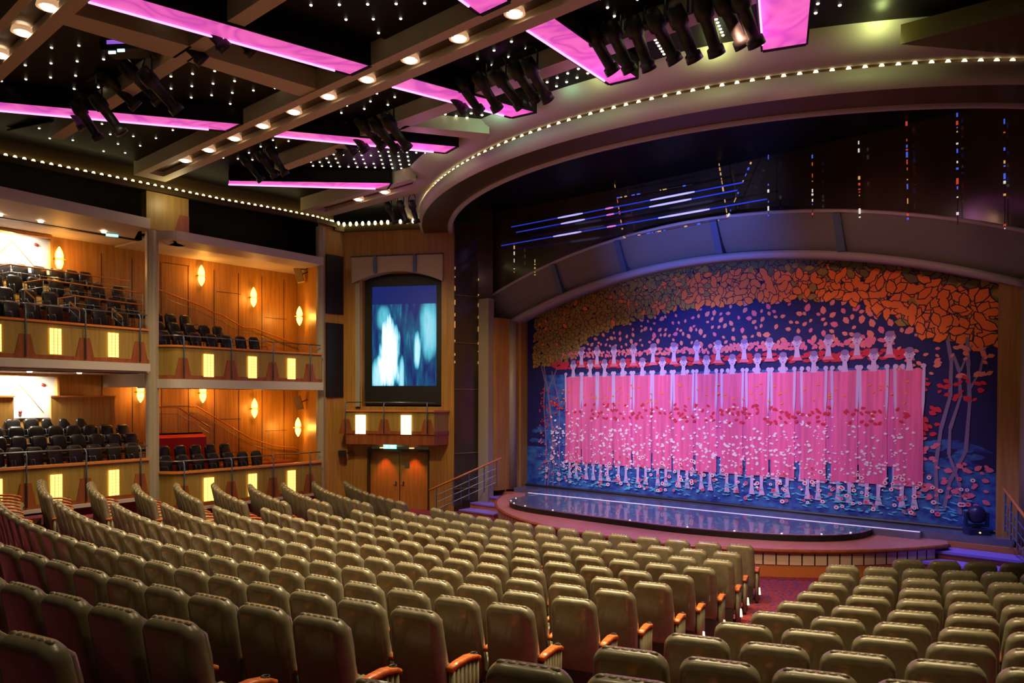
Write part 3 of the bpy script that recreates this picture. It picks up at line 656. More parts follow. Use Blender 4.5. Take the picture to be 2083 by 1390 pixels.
q = MB(); s0 = (Vector((c00.x, c00.y))-WA).dot(wd); s1 = (Vector((c10.x, c10.y))-WA).dot(wd)
wbox(q, s0-.3, s1+.22, zb_-.7, zb_, -.42, -.28); wbox(q, s0-.3, s1+.22, zt, zt+.35, -.42, -.28); wbox(q, s0-.3, s0, zb_, zt, -.42, -.28); wbox(q, s1, s1+.22, zb_, zt, -.42, -.28); wbox(q, s0, s1, zb_, zt, -.42, -.32)
q.build('black_border', M['black'], t)
# arched valance over screen
t = world_thing('screen_valance', 'grey arched pelmet over the projection screen', 'pelmet')
q = MB(); n = 20; top = []; bot = []
for i in range(n+1):
    s = .36+(3.9-.36)*i/n; f = (i/n-.5)*2; zz = 8.92-.42*f*f-(.0); p = W(s, .12); top.append((p.x, p.y, 9.48)); bot.append((p.x, p.y, zz))
top2 = [(x-wn.x*.45, y-wn.y*.45, z) for x, y, z in top]; bot2 = [(x-wn.x*.45, y-wn.y*.45, z) for x, y, z in bot]
q.grid([[top[i], bot[i], bot2[i], top2[i]] for i in range(n+1)], True, True); q.build('pelmet_board', M['plasterd'], t)
for s in (1.3, 2.85):
    q = MB(); wbox(q, s-.06, s+.06, 8.86, 9.5, .12, .2); q.build('rib', M['bluerail'], t)
q = MB(); wbox(q, .34, 3.92, 9.48, 9.52, -.02, .16); q.build('cornice', M['slot'], t)
q = MB(); wbox(q, .5, .68, 3.9, 8.5, -.02, .12); struct(q.build('trim_8', M['column']))
# speaker grilles in the side strip
for y0, y1, z0, z1, lab in ((16.12, 16.86, 7.35, 9.52, 'upper dark loudspeaker grille left of the screen'), (16.12, 16.86, 4.25, 7.0, 'lower tall dark loudspeaker grille left of the screen')):
    q = MB(); q.box((-22.8+.0, (y0+y1)/2, (z0+z1)/2), (.08, y1-y0, z1-z0)); tag(q.build('wall_loudspeaker', M['black']), lab, 'speaker grille')
# screen balcony
t = balcony([tuple(W(.1, .0)), tuple(W(.35, .6)), tuple(W(3.75, .6)), tuple(W(4.1, 0))], (tuple(W(.35, .6)), tuple(W(3.75, .6))), 3.78, 2.9, 2.6, 'small balcony front below the projection screen with two white windows',
        [(tuple(W(.94, .6)), .2), (tuple(W(2.7, .6)), .2)], [tuple(W(.35, .6)), tuple(W(1.85, .6)), tuple(W(3.5, .6))], .28, winmat='winw', wz=(2.9, 3.6), slab=False, flat=True)
q = MB(); q.prism([tuple(W(.1, .0)), tuple(W(.35, .6)), tuple(W(3.75, .6)), tuple(W(4.1, 0))], 2.52, 2.92); q.build('base_moulding', M['cherry'], t)
# double door
t = world_thing('double_door', 'wooden double door lit orange below the screen balcony', 'door')
for s0_, s1_, hx in ((.99, 2.13, 2.0), (2.17, 3.31, 2.3)):
    q = MB(); wbox(q, s0_, s1_, 0.02, 2.22, -.25, -.19); d_ = q.build('door_leaf', M['wood'], t)
    q = MB(); a = W(hx, -.14); q.tube([(a.x, a.y, 1.0), tuple(W(hx-.12, -.14))+(1.0,)], .015, 6); wbox(q, hx-.03, hx+.03, .93, 1.1, -.19, -.17); q.build('door_handle', M['steel'], d_)
q = MB(); wbox(q, .93, .99, 0, 2.3, -.3, .03); wbox(q, 3.31, 3.37, 0, 2.3, -.3, .03); wbox(q, .93, 3.37, 2.22, 2.3, -.3, .03); q.build('door_frame', M['slot'], t)
p = W(2.45, -.16); q = MB(); wbox(q, 2.36, 2.54, 1.6, 1.78, -.19, -.18); q.build('door_notice', M['steel'], t)
p = W(1.95, .3); exitsign((p.x, p.y, 2.43), math.atan2(wd.y, wd.x), 'green lit exit sign above the wooden double door', .5, .16)
for s in (1.6, 2.75):
    p = W(s, .18); q = MB(); q.tube([(0, 0, .02), (0, 0, -.01)], [.1, .09], 12); o = q.build('door_downlight', M['orangelens']); o.location = (p.x, p.y, 2.37)
    tag(o, 'orange downlight over the ' + ('left' if s < 2 else 'right') + ' leaf of the double door', 'downlight')
    lamp('SPOT', 'door_light', (p.x, p.y, 2.34), (*W(s, -.15), 1.0), 70, (1, .16, .02), .03, 62, .8)
p = W(-.05, .35); spk((p.x+.0, p.y, 2.15), 'small black loudspeaker beside the double door', 'black', .3, .2, 0)

# ------------------------------------------------------------------ proscenium
# dark panel strip right of the screen wall, columns and reveal
q = MB(); q.wall((-19.02, 19.0), (-18.72, 19.95), -.1, 10.7, .2); q.wall((-18.72, 19.95), (-18.3, 20.3), -.1, 12.6, .2)
struct(q.build('wall_corner', M['dglass']))
q = MB()
for zz in (.9, 2.2, 4.55, 6.25, 8.0): q.tube([(-18.98, 19.0, zz), (-18.7, 19.93, zz)], .011, 5)
struct(q.build('trim_9', M['mull']))
q = MB()
for x_, y_ in ((-18.98, 19.02), (-18.68, 19.95)):
    z = 5.5
    while z < 9.0: q.tube([(x_, y_-.02, z), (x_, y_-.02, z+random.uniform(.03, .25))], .015, 5); z += random.uniform(.25, .6)
struct(q.build('trim_10', M['bead']))
def pcol(x, y, w_, z1, m_):
    q = MB(); q.box((x, y, z1/2), (w_, w_, z1)); return q
q = MB(); q.box((-18.4, 20.05, 3.9), (.5, .3, 8.0)); struct(q.build('trim_11', M['column']))
q = MB(); q.prism([(-18.15, 20.2), (-18.05, 20.2), (-17.95, 20.9), (-18.2, 20.9)], .8, 7.2); q.prism([(-18.2, 20.9), (-17.8, 21.35), (-17.78, 22.2), (-18.3, 22.2)], .8, 7.2); struct(q.build('wall_reveal', M['wood']))
q = MB(); q.tube([(-17.95, 21.02, .8), (-17.95, 21.02, 7.1)], .17, 16); struct(q.build('trim_12', M['column'], smooth=True))
q = MB(); q.box((-18.13, 20.6, 3.95), (.14, .1, 6.3)); struct(q.build('trim_13', M['stepwood']))
q = MB(); q.box((-2.35, 21.5, 4.0), (.5, .6, 6.6)); struct(q.build('wall_reveal', M['wood']))
q = MB(); q.tube([(-1.95, 21.25, .8), (-1.95, 21.25, 7.1)], .2, 16); struct(q.build('trim_14', M['column'], smooth=True))
q = MB(); q.box((1.2, 21.5, 6.4), (6.2, .5, 11.2)); struct(q.build('wall_right', M['bronze']))
# valance: concave arch
def za_up(x): return 4.2+5.38-(.0 if abs(x+10.25) < .01 else (23.4-math.sqrt(max(23.4**2-(x+10.25)**2, 0))))
def za_lo(x): return 4.2+4.36-(22.0-math.sqrt(max(22.0**2-(x+10.25)**2, 0)))
XS = [-19.0+17.6*i/60 for i in range(61)]
t = world_thing('stage_valance', 'wide arched valance board over the stage curtain', 'valance')
q = MB(); q.grid([[(x, 20.5+.7*f, za_up(x)*(1-f)+(za_lo(x)+.05)*f-(.12*math.sin(math.pi*f))) for f in (0, .25, .5, .75, 1)] for x in XS]); q.grid([[(x, 20.5, za_up(x)), (x, 21.6, za_up(x)+.05)] for x in XS]); q.build('fascia', mat('valance_grey', (.20, .19, .16), .5), t, True)
q = MB(); q.grid([[(x, 20.98, za_lo(x)+.06), (x, 20.95, za_lo(x)-.10), (x, 21.6, za_lo(x)-.12), (x, 21.6, za_lo(x)+.1)] for x in XS if -18.4 < x < -1.7], True, True); q.build('lower_lip', M['purplelip'], t, True)
q = MB(); q.tube([(x, 20.48, za_up(x)+.02) for x in XS], .05, 8); q.build('upper_edge', M['plaster'], t, True)
for x in (-15.62, -13.0, -9.65, -6.15):
    q = MB(); a_, b_ = za_up(x)-.05, za_lo(x)+.06
    q.grid([[(x-.1, 20.42, a_), (x+.1, 20.42, a_), (x+.1, 20.75, a_), (x-.1, 20.75, a_)], [(x-.1, 20.9, b_), (x+.1, 20.9, b_), (x+.1, 21.3, b_), (x-.1, 21.3, b_)]], True, True); q.build('rib', M['bluerail'], t)
# dark glass wall above the valance
q = MB(); pw = [(-19+20.0*i/40, 21.2-.0045*(-19+20.0*i/40+10.25)**2) for i in range(41)]
q.grid([[(x, min(y, 21.2)-.35, za_up(x)-.02) for x, y in pw], [(x, min(y, 21.2)-.35, 13) for x, y in pw]]); struct(q.build('wall_stage', M['dglass']))
# glass panel joints; reflected light along them built as glowing flecks
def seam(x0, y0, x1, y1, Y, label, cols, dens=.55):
    t = world_thing('glinting_joint', label, 'light cord', 'glinting joints of the dark glass'); a = atY(x0, y0, Y); b2 = atY(x1, y1, Y); L = (b2-a).length
    q = MB(); q.tube([a, b2], .009, 4); q.build('joint', M['bronze'], t)
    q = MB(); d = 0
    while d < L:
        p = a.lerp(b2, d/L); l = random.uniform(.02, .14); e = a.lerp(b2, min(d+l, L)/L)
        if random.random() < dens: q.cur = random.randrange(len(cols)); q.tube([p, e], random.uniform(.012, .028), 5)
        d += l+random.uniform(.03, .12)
    q.build('glow_flecks', [M[c] for c in cols], t)
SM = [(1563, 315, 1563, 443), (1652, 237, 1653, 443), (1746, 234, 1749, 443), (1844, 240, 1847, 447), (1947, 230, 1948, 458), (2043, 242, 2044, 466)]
for i, s in enumerate(SM): seam(*s, 20.4, f'vertical glinting panel cord, {ORD[i+1]} from the left on dark glass above valance', ['bead', 'fleckw', 'fleckb', 'fleckr'] if i else ['fleckw', 'fleckb'])
seam(1240, 315, 1269, 484, 20.4, 'slanting golden glinting cord left of the blue tubes crossing', ['bead', 'fleckr'], .8)
seam(1452, 265, 1480, 443, 20.4, 'slanting golden glinting cord meeting the valance peak', ['bead'], .8)
seam(1528, 330, 1480, 443, 20.4, 'leaning glinting cord rising right from the valance peak', ['bead', 'fleckb', 'fleckw'], .8)
seam(1046, 500, 1046, 572, 20.3, 'short glinting cord at left above valance', ['fleckw', 'bead'], .6)
seam(1088, 528, 1088, 560, 20.3, 'shortest glinting cord above left part of valance', ['bead'], .8)
seam(1255, 403, 1410, 375, 20.3, 'glinting cord above the blue light tubes', ['bead', 'fleckb'], .5)
seam(1270, 484, 1480, 445, 20.3, 'glinting cord lying along the valance top', ['bead', 'fleckb'], .5)
for (xa, ya, xb, yb), lab in zip([(1040, 462, 1512, 371), (1050, 473, 1500, 387), (1020, 500, 1560, 405)], ('upper', 'middle', 'lower')):  # pipe reflections in the glass, built as glowing tubes with added brackets
    t = world_thing('pipe_reflection', f'{lab} of three long blue pipe reflections above the valance', 'pipe reflection', 'blue pipe reflections')
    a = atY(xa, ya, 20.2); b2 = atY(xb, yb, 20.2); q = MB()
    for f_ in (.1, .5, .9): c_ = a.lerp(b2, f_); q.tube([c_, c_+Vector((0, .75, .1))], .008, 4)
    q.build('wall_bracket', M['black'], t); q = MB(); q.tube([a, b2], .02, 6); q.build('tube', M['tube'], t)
    q = MB(); q.tube([a.lerp(b2, .22), a.lerp(b2, .27), a.lerp(b2, .34), a.lerp(b2, .38)], [.012, .03, .03, .012], 6); q.build('bright_section', M['streakw'], t); q = MB(); q.tube([a.lerp(b2, .62), a.lerp(b2, .7), a.lerp(b2, .8), a.lerp(b2, .85)], [.012, .03, .03, .012], 6); q.build('bright_section', M['streakw'], t)
    q = MB(); q.tube([a.lerp(b2, .45), a.lerp(b2, .48), a.lerp(b2, .52)], [.012, .028, .012], 6); q.build('pink_section', M['streakp'], t)

# ------------------------------------------------------------------ stage
ZS = .72
AC = (-10.5, 23.4); AR = 7.75
def aarc(r, a0, a1, n, z): return [(AC[0]+r*math.sin(R(a0+(a1-a0)*i/n)), AC[1]-r*math.cos(R(a0+(a1-a0)*i/n)), z) for i in range(n+1)]
t = world_thing('stage_platform', 'wooden stage platform with pink rounded apron and panelled front', 'stage')
q = MB(); q.prism([(-18.6, 20.66), (2.5, 20.72), (2.5, 24), (-18.6, 24)], 0, ZS-.002); q.build('stage_deck', M['stepwood'], t)
q = MB(); a = aarc(AR, -66, 66, 60, 0); q.prism([(x, y) for x, y, z in a]+[(-4.1, 22.5), (-16.7, 22.5)], ZS-.06, ZS); q.build('apron_top', M['apron'], t)
q = MB(); q.tube([(x, y, ZS-.03) for x, y, z in aarc(AR, -66, 66, 80, 0)], .05, 8); q.build('apron_nosing', M['cherry'], t, True)
q = MB(); q.grid([aarc(AR-.08, -64, 64, 60, -.05), aarc(AR-.08, -64, 64, 60, .345)]); q.build('timber_skirt', mat('orange_skirt_wood', (.55, .2, .05), .35), t)
q = MB()
nt = 58
for i in range(nt):
    a0 = -63+126*i/nt; q.grid([aarc(AR-.06, a0+.12, a0+126/nt-.12, 2, .36), aarc(AR-.06, a0+.12, a0+126/nt-.12, 2, .655)])
q.build('tile_band', M['tile'], t)
q = MB(); q.grid([aarc(AR-.09, -64, 64, 60, .33), aarc(AR-.09, -64, 64, 60, .67)]); q.build('tile_backing', M['slot'], t)
# turntable
t = world_thing('stage_turntable', 'raised black glossy disc on the stage apron', 'stage disc')
def ell(k, z, n=72): 
    out = []
    for i in range(n):
        a = 2*math.pi*i/n; ca, sa = math.cos(a), math.sin(a); e_ = .9+(.45-.9)*max(0, min(1, .5-ca*1.5)) if sa < 0 else .9
        x = 5.32*k*math.copysign(abs(ca)**e_, ca); y = 2.92*k*math.copysign(abs(sa)**e_, sa)
        out.append((-10.5+x, min(20.15+y, 19.83+.0494*(-10.5+x+16.3)), z))
    return out
q = MB(); q.grid([ell(1.0, ZS), ell(1.0, ZS+.14)], True); q.build('disc_edge', M['black'], t, False)
q = MB(); q.grid([ell(1.0, ZS+.14), ell(1.006, ZS+.165), ell(.985, ZS+.175)], True, True); q.build('disc_top', M['stage'], t)
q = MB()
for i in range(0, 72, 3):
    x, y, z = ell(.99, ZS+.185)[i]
    if y < 19.6: q = MB(); q.tube([(x, y, z-.02), (x, y, z+.01)], [.03, .02], 6); q.build('edge_fleck', M['fleckw'], t)  # small glowing flecks along the front rim of the disc
q = MB(); q.prism([(-16.35, 19.86), (-4.1, 20.46), (-4.1, 20.78), (-2.2, 20.85), (-2.2, 21.18), (-2.62, 21.18), (-2.62, 22.4), (-17.75, 22.4), (-17.75, 20.9), (-16.35, 20.9)], ZS+.002, ZS+.172); tag(q.build('stage_floor', M['stage']), 'dark glossy stage floor under the curtain', 'stage floor')
q = MB(); A_ = Vector((-16.3, 19.95)); B_ = Vector((-4.12, 20.55)); q.wall(A_, B_, ZS+.172, ZS+.182, .06); tag(q.build('floor_line', mat('white_stage_line', (.9, .85, 1), .3, emit=(.8, .75, 1), es=.45, sample=False)), 'thin white line running along the stage floor', 'floor line')
# steps
for nm, px0 in (('left', 0),):
    t = world_thing('stage_steps', 'left stage steps with purple carpet treads', 'steps', 'stage side steps')
    for i, (x0, x1, y0, y1, z) in enumerate([(-18.5, -16.45, 20.0, 20.64, .56), (-18.6, -16.8, 19.42, 20.0, .37), (-18.6, -16.9, 18.84, 19.42, .18)]):
        q = MB(); q.box(((x0+x1)/2, (y0+y1)/2, z/2-.03), (x1-x0, y1-y0, z)); s_ = q.build('riser', M['stepwood'], t)
        q = MB(); q.box(((x0+x1)/2+.02, (y0+y1)/2-.02, z), (x1-x0, y1-y0+.02, .05)); q.build('tread', M['purple'], s_)
    t = world_thing('stage_steps', 'right stage steps with purple carpet treads', 'steps', 'stage side steps')
    for x0, x1, y0, y1, z in ((-4.05, .6, 20.0, 20.65, .56), (-4.1, .6, 19.42, 20.0, .37), (-4.0, .6, 18.84, 19.42, .18)):
        q = MB(); q.box(((x0+x1)/2, (y0+y1)/2+.02, z/2-.03), (x1-x0, y1-y0-.04, z)); s_ = q.build('riser', M['stepwood'], t)
        q = MB(); q.box(((x0+x1)/2, (y0+y1)/2-.02, z), (x1-x0, y1-y0+.02, .06)); q.build('tread', M['purple'], s_)
# handrails of the steps
def stair_rail(pts_, zdrop, label, posts):
    t = world_thing('stair_handrail', label, 'handrail', 'stage stair handrails')
    q = MB(); q.tube(pts_, .035, 8); q.build('wooden_rail', M['rail'], t, True)
    a, b2 = Vector(pts_[0]), Vector(pts_[-1])
    for f in posts:
        p = a.lerp(b2, f); q = MB(); q.tube([p-Vector((0, 0, zdrop)), p], .022, 6); q.build('post', M['bluerail'], t)
    for h in (.3, .55, .8):
        q = MB(); q.tube([a.lerp(b2, posts[0])-Vector((0, 0, h)), a.lerp(b2, posts[-1])-Vector((0, 0, h))], .014, 5); q.build('bar', M['bluerail'], t)
    for k in range(len(posts)-1):
        f = (posts[k]+posts[k+1])/2; p = a.lerp(b2, f); q = MB(); q.tube([p-Vector((0, 0, zdrop)), p-Vector((0, 0, .3))], .01, 5); q.build('baluster', M['bluerail'], t)
RL0 = atY(873, 998, 18.0); RL1 = atY(1020, 932, 19.9)
stair_rail([RL0, RL0.lerp(RL1, .5), RL1], .95, 'stair handrail at the left of the stage', (.1, .33, .55, .76, .93))
RR1 = atY(2042, 995, 20.6); RR0 = atY(2110, 1085, 18.7)
stair_rail([RR0, RR0.lerp(RR1, .5), RR1], .95, 'stair handrail at the right edge of the stage', (.1, .33, .55, .76, .95))
# moving lights standing on the stage
def moving(p, label, s=1.0):
    t = thing('moving_head_light', label, 'stage light', p, R(30), 'moving lights standing on the stage')
    t.scale = (s, s, s)
    m_ = mat('navy_plastic', (.015, .02, .06), .35) if 'navy_plastic' not in bpy.data.materials else bpy.data.materials['navy_plastic']
    q = MB(); q.prism([(-.24, -.2), (.24, -.2), (.28, 0), (.24, .2), (-.24, .2), (-.28, 0)], 0, .14); q.build('base', m_, t)
    q = MB(); q.grid([[(x, y, z) for x, y in ((-.07, -.07), (.07, -.07), (.07, .07), (-.07, .07))] for z in (.12, .2)], True, True); q.box((0, 0, .22), (.5, .16, .06)); q.box((-.24, 0, .38), (.05, .14, .34)); q.box((.24, 0, .38), (.05, .14, .34)); q.build('yoke', m_, t)
    q = MB(); q.grid([[(r_*math.cos(a), r_*.9*math.sin(a), z) for a in [2*math.pi*k/14 for k in range(14)]] for z, r_ in ((.28, .1), (.33, .17), (.45, .2), (.6, .19), (.68, .12), (.7, .05))], True, True); q.build('head', m_, t, True)
    q = MB(); q.tube([(0, -.2, .07), (0, -.22, .07)], .02, 6); q.build('indicator_lamp', M['orangelens'], t)
moving(atz(1030, 994, ZS+.0), 'dark blue moving light standing at left of the curtain', 1.0)
moving(Vector((-3.0, 21.2, ZS+.172)), 'dark blue moving light standing at right end of the curtain', 1.0)

# ------------------------------------------------------------------ painted show curtain
YC = 21.73
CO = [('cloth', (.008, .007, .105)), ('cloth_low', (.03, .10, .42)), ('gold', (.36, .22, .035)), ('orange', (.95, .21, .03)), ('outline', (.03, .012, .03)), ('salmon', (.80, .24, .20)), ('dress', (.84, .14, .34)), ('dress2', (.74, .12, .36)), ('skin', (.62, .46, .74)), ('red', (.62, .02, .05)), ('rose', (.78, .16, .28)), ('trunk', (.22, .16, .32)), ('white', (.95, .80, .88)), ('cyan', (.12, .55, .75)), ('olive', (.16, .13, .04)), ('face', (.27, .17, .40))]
cm = {}; cml = []
for nme, c_ in CO:
    mm = mat('painted_'+nme, c_, .75); cml.append(mm); cm[nme] = len(cml)-1
for nme in ('dress', 'dress2'):
    c1 = dict(CO)[nme]; noisy(bpy.data.materials['painted_'+nme], tuple(v*.82 for v in c1), tuple(min(v*1.15, 1) for v in c1), (9, 1, .4), 3, .35, .65)
noisy(bpy.data.materials['painted_cloth_low'], (.012, .03, .26), (.05, .20, .50), (3, 3, 5), 4, .35, .68)
bpy.data.materials['painted_white'].node_tree.nodes['Principled BSDF'].inputs['Roughness'].default_value = .2
t = world_thing('show_curtain', 'painted stage curtain with rows of women in pink dresses under orange leaves', 'stage curtain')
Q = MB()
jr = random.Random(11)
def lay(n): return YC-.006*(n+jr.random()*.08)
def poly(P, layer, c_): Q.cur = cm[c_]; ly = lay(layer); Q.face([(x, ly, z) for x, z in P])
def oval(x, z, a, b_, rot, layer, c_, n=8): poly([(x+a*math.cos(q_)*math.cos(rot)-b_*math.sin(q_)*math.sin(rot), z+a*math.cos(q_)*math.sin(rot)+b_*math.sin(q_)*math.cos(rot)) for q_ in [2*math.pi*k/n for k in range(n)]], layer, c_)
def leaf(x, z, L_, w_, rot, layer, c_):
    P = [(-.5, 0), (-.2, .5), (.2, .42), (.5, 0), (.2, -.42), (-.2, -.5)]
    poly([(x+L_*u*math.cos(rot)-w_*v*math.sin(rot), z+L_*u*math.sin(rot)+w_*v*math.cos(rot)) for u, v in P], layer, c_)
X0, X1, Z0 = -18.0, -2.2, ZS+.174
def ztop(x): return za_lo(x)+.02
for i in range(24):
    xa, xb = X0+(X1-X0)*i/24, X0+(X1-X0)*(i+1)/24
    poly([(xa, Z0), (xb, Z0), (xb, 2.4), (xa, 2.4)], 0, 'cloth_low'); poly([(xa, 2.4), (xb, 2.4), (xb, ztop(xb)), (xa, ztop(xa))], 0, 'cloth')
# haze of light blue paint behind the dancers
poly([(-16.9, 2.3), (-4.6, 2.3), (-4.6, 5.1), (-16.9, 5.1)], 1, 'cloth_low')
rnd = random.Random(3)
def cv(l): return [((atY(980+x*.5295, 480+y*.5295, YC)).x, (atY(980+x*.5295, 480+y*.5295, YC)).z) for x, y in l]
CLW = cv([(150, 520), (230, 492), (340, 470), (430, 370), (600, 310), (780, 270), (1000, 245), (1200, 225), (1400, 235), (1520, 290), (1650, 330), (1690, 370), (1800, 385), (1900, 420), (2000, 400)])
def canopy_low(x):
    for (xa, za_), (xb, zb2) in zip(CLW, CLW[1:]):
        if xa <= x <= xb: return za_+(zb2-za_)*(x-xa)/(xb-xa)
    return CLW[0][1] if x < CLW[0][0] else CLW[-1][1]
n = 0
CNP = []
while n < 2400:
    x = rnd.uniform(-17.45, -2.5); zl = canopy_low(x)+rnd.uniform(-.12, .12); zt_ = ztop(x)-.02
    if zt_-zl < .1: continue
    z = rnd.uniform(zl, zt_)
    if rnd.random() > (zt_-zl)/2.6: continue
    sz = .15+.12*(x+17.4)/15
    if any((x-u)**2+(z-v)**2 < (sz*.52)**2 for u, v in CNP[-2400:]) and rnd.random() < .93: continue
    CNP.append((x, z)); fr = zt_-z
    if x < -11.6+rnd.uniform(-1.6, .9): c_ = 'gold' if rnd.random() < .93 else 'orange'  # gold and olive leaves partly paint in the lack of light
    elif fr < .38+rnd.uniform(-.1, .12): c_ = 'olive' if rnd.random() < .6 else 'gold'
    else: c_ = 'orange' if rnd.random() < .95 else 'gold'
    la = 2+rnd.random()*1.6; L_, w_, ro = sz*rnd.uniform(1.25, 1.7), sz*rnd.uniform(.7, .95), rnd.uniform(0, math.pi*2)
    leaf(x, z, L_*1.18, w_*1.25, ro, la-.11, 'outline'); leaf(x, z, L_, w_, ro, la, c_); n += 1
    if len(CNP) > 1500: break
PT = []
for i in range(700):
    x = rnd.uniform(-16.6, -4.0); zl = canopy_low(x)
    if zl < 6.1: continue
    z = rnd.uniform(5.95, zl-.1); s = rnd.uniform(.10, .2)*(.75+.5*(x+17)/14)
    if any((x-u)**2+(z-v)**2 < (s*1.25)**2 for u, v in PT) or len(PT) > 260: continue
    PT.append((x, z))
    leaf(x, z, s*1.2, s*.8, rnd.uniform(0, 6), 2, 'salmon' if rnd.random() < .8 else 'rose')
# trees left and right
def branch(P, r0, r1):
    for (xa, za_), (xb, zb2) in zip(P, P[1:]):
        d = Vector((xb-xa, zb2-za_)).normalized(); n_ = Vector((-d.y, d.x))
        poly([(xa+n_.x*r0, za_+n_.y*r0), (xb+n_.x*r1, zb2+n_.y*r1), (xb-n_.x*r1, zb2-n_.y*r1), (xa-n_.x*r0, za_-n_.y*r0)], 4, 'trunk')
branch(cv([(1750, 1060), (1745, 880), (1765, 740), (1800, 620), (1805, 480), (1790, 400)]), .05, .04)
branch(cv([(1775, 1055), (1800, 940), (1860, 830), (1875, 640), (1870, 500), (1865, 390)]), .05, .035)
branch(cv([(1838, 1070), (1838, 960), (1795, 840), (1800, 740), (1840, 620), (1835, 520), (1810, 450)]), .045, .03)
branch(cv([(1870, 600), (1915, 520), (1935, 430)]), .03, .02); branch(cv([(1840, 520), (1860, 470), (1885, 420)]), .03, .02)
branch(cv([(245, 960), (250, 820), (240, 640), (245, 560), (230, 500)]), .03, .02)
branch(cv([(255, 960), (275, 780), (255, 600), (290, 510)]), .03, .02)
branch(cv([(275, 960), (282, 800), (262, 640), (240, 500)]), .03, .02); branch(cv([(300, 960), (300, 640), (270, 520)]), .025, .018)
for i in range(240): leaf(rnd.uniform(-17.6, -3.0), rnd.uniform(2.2, 3.1), rnd.uniform(.3, .9), .16, rnd.uniform(-.3, .3), .5, 'cloth_low')
for i in range(360):   # petals around the right and left trees
    if i % 3: x = rnd.uniform(-5.0, -2.8); z = rnd.uniform(1.6, 5.6); s = rnd.uniform(.12, .22)
    else: x = rnd.uniform(-17.2, -16.2); z = rnd.uniform(1.3, 4.6); s = rnd.uniform(.06, .11)
    if x > -3.9 and (z < 4.2 and z > 2.6): continue
    leaf(x, z, s, s*.6, rnd.uniform(-.8, .8), 5, 'red' if 3.2 < z < 4.8 else ('salmon' if z > 4.8 else 'rose'))
# sash of petals behind the heads
FH = [(355, 505), (420, 500), (475, 497), (545, 496), (620, 492), (697, 491), (778, 490), (866, 488), (965, 485), (1062, 483), (1160, 478), (1278, 476), (1397, 474), (1508, 473), (1645, 472)]
BH = [(385, 455), (445, 452), (510, 450), (585, 447), (660, 440), (740, 436), (828, 428), (910, 430), (1010, 424), (1107, 420), (1213, 416), (1333, 415), (1443, 412), (1568, 405)]
fh = cv(FH); bh = cv(BH)
zf = sum(z for x, z in fh)/len(fh); zbk = sum(z for x, z in bh)/len(bh)
for i in range(260): x = rnd.uniform(-16.6, -4.55); leaf(x, zf+.08+rnd.uniform(-.13, .13), .24, .1, rnd.uniform(-.2, .2), 3+rnd.random()*.5, 'red')
for i in range(380): x = rnd.uniform(-16.3, -5.0); s = .09+.05*(x+16)/11; leaf(x, zbk-.02+rnd.uniform(-.11, .11), s*1.3, s*.8, rnd.uniform(0, 6), 3+rnd.random()*.5, 'rose' if rnd.random() < .8 else 'salmon')
def woman(x, zh, L_, front, w_):
    hz = zh+.04; hw = .118
    oval(x, hz+.01, hw*1.0, .17, 0, L_+1.0, 'skin', 14); oval(x, hz+.125, hw*.93, .085, 0, L_+1.1, 'face', 10)
    poly([(x-.05, hz-.1), (x+.05, hz-.1), (x+.09, hz-.42), (x-.09, hz-.42)], L_+.9, 'skin')
    oval(x-.045, hz+.03, .026, .010, 0, L_+1.3, 'face', 6); oval(x+.045, hz+.03, .026, .010, 0, L_+1.3, 'face', 6); oval(x, hz-.09, .035, .013, 0, L_+1.3, 'red', 6); oval(x, hz-.005, .012, .035, 0, L_+1.3, 'face', 6)
    for s in (-1, 1): oval(x+s*hw*1.02, hz+.01, .02, .03, 0, L_+1.2, 'white', 6)
    sh = zf-.38; hem = (1.9 if front else 2.4)
    if not front: poly([(x-.17, hz-.52), (x-.06, hz-.36), (x+.06, hz-.36), (x+.17, hz-.52)], L_+.6, 'rose')
    poly([(x-w_*.42, sh), (x-.1, sh+.05), (x+.1, sh+.05), (x+w_*.42, sh), (x+w_*.46, sh-1.4), (x+w_*.48, hem), (x-w_*.48, hem), (x-w_*.46, sh-1.4)], L_+.5, 'dress' if front else 'dress2')
    for s in (-1, 1):   # raised forearms and hanging sleeves
        poly([(x+s*w_*.52, sh+.12), (x+s*w_*.42, sh+.1), (x+s*w_*.40, sh-.9), (x+s*w_*.45, sh-1.25), (x+s*w_*.5, sh-.8)], L_+.8, 'skin')
        oval(x+s*w_*.45, sh+.12, .07, .07, 0, L_+.9, 'skin', 7)
        lx = x+s*.15; poly([(lx-.055, hem+.02), (lx+.055, hem+.02), (lx+.04, hem-.3), (lx+.1, hem-.58), (lx-.09, hem-.58), (lx-.05, hem-.3)], L_+.4, 'skin')
poly([(fh[0][0]-.3, 2.62), (fh[-1][0]+.3, 2.62), (fh[-1][0]+.3, zf-1.2), (fh[0][0]-.3, zf-1.2)], 4.6, 'dress2')
for i, (x, z) in enumerate(bh): woman(x, zbk, 5, False, .72)
for i, (x, z) in enumerate(fh): woman(x, zf, 8, True, .74)
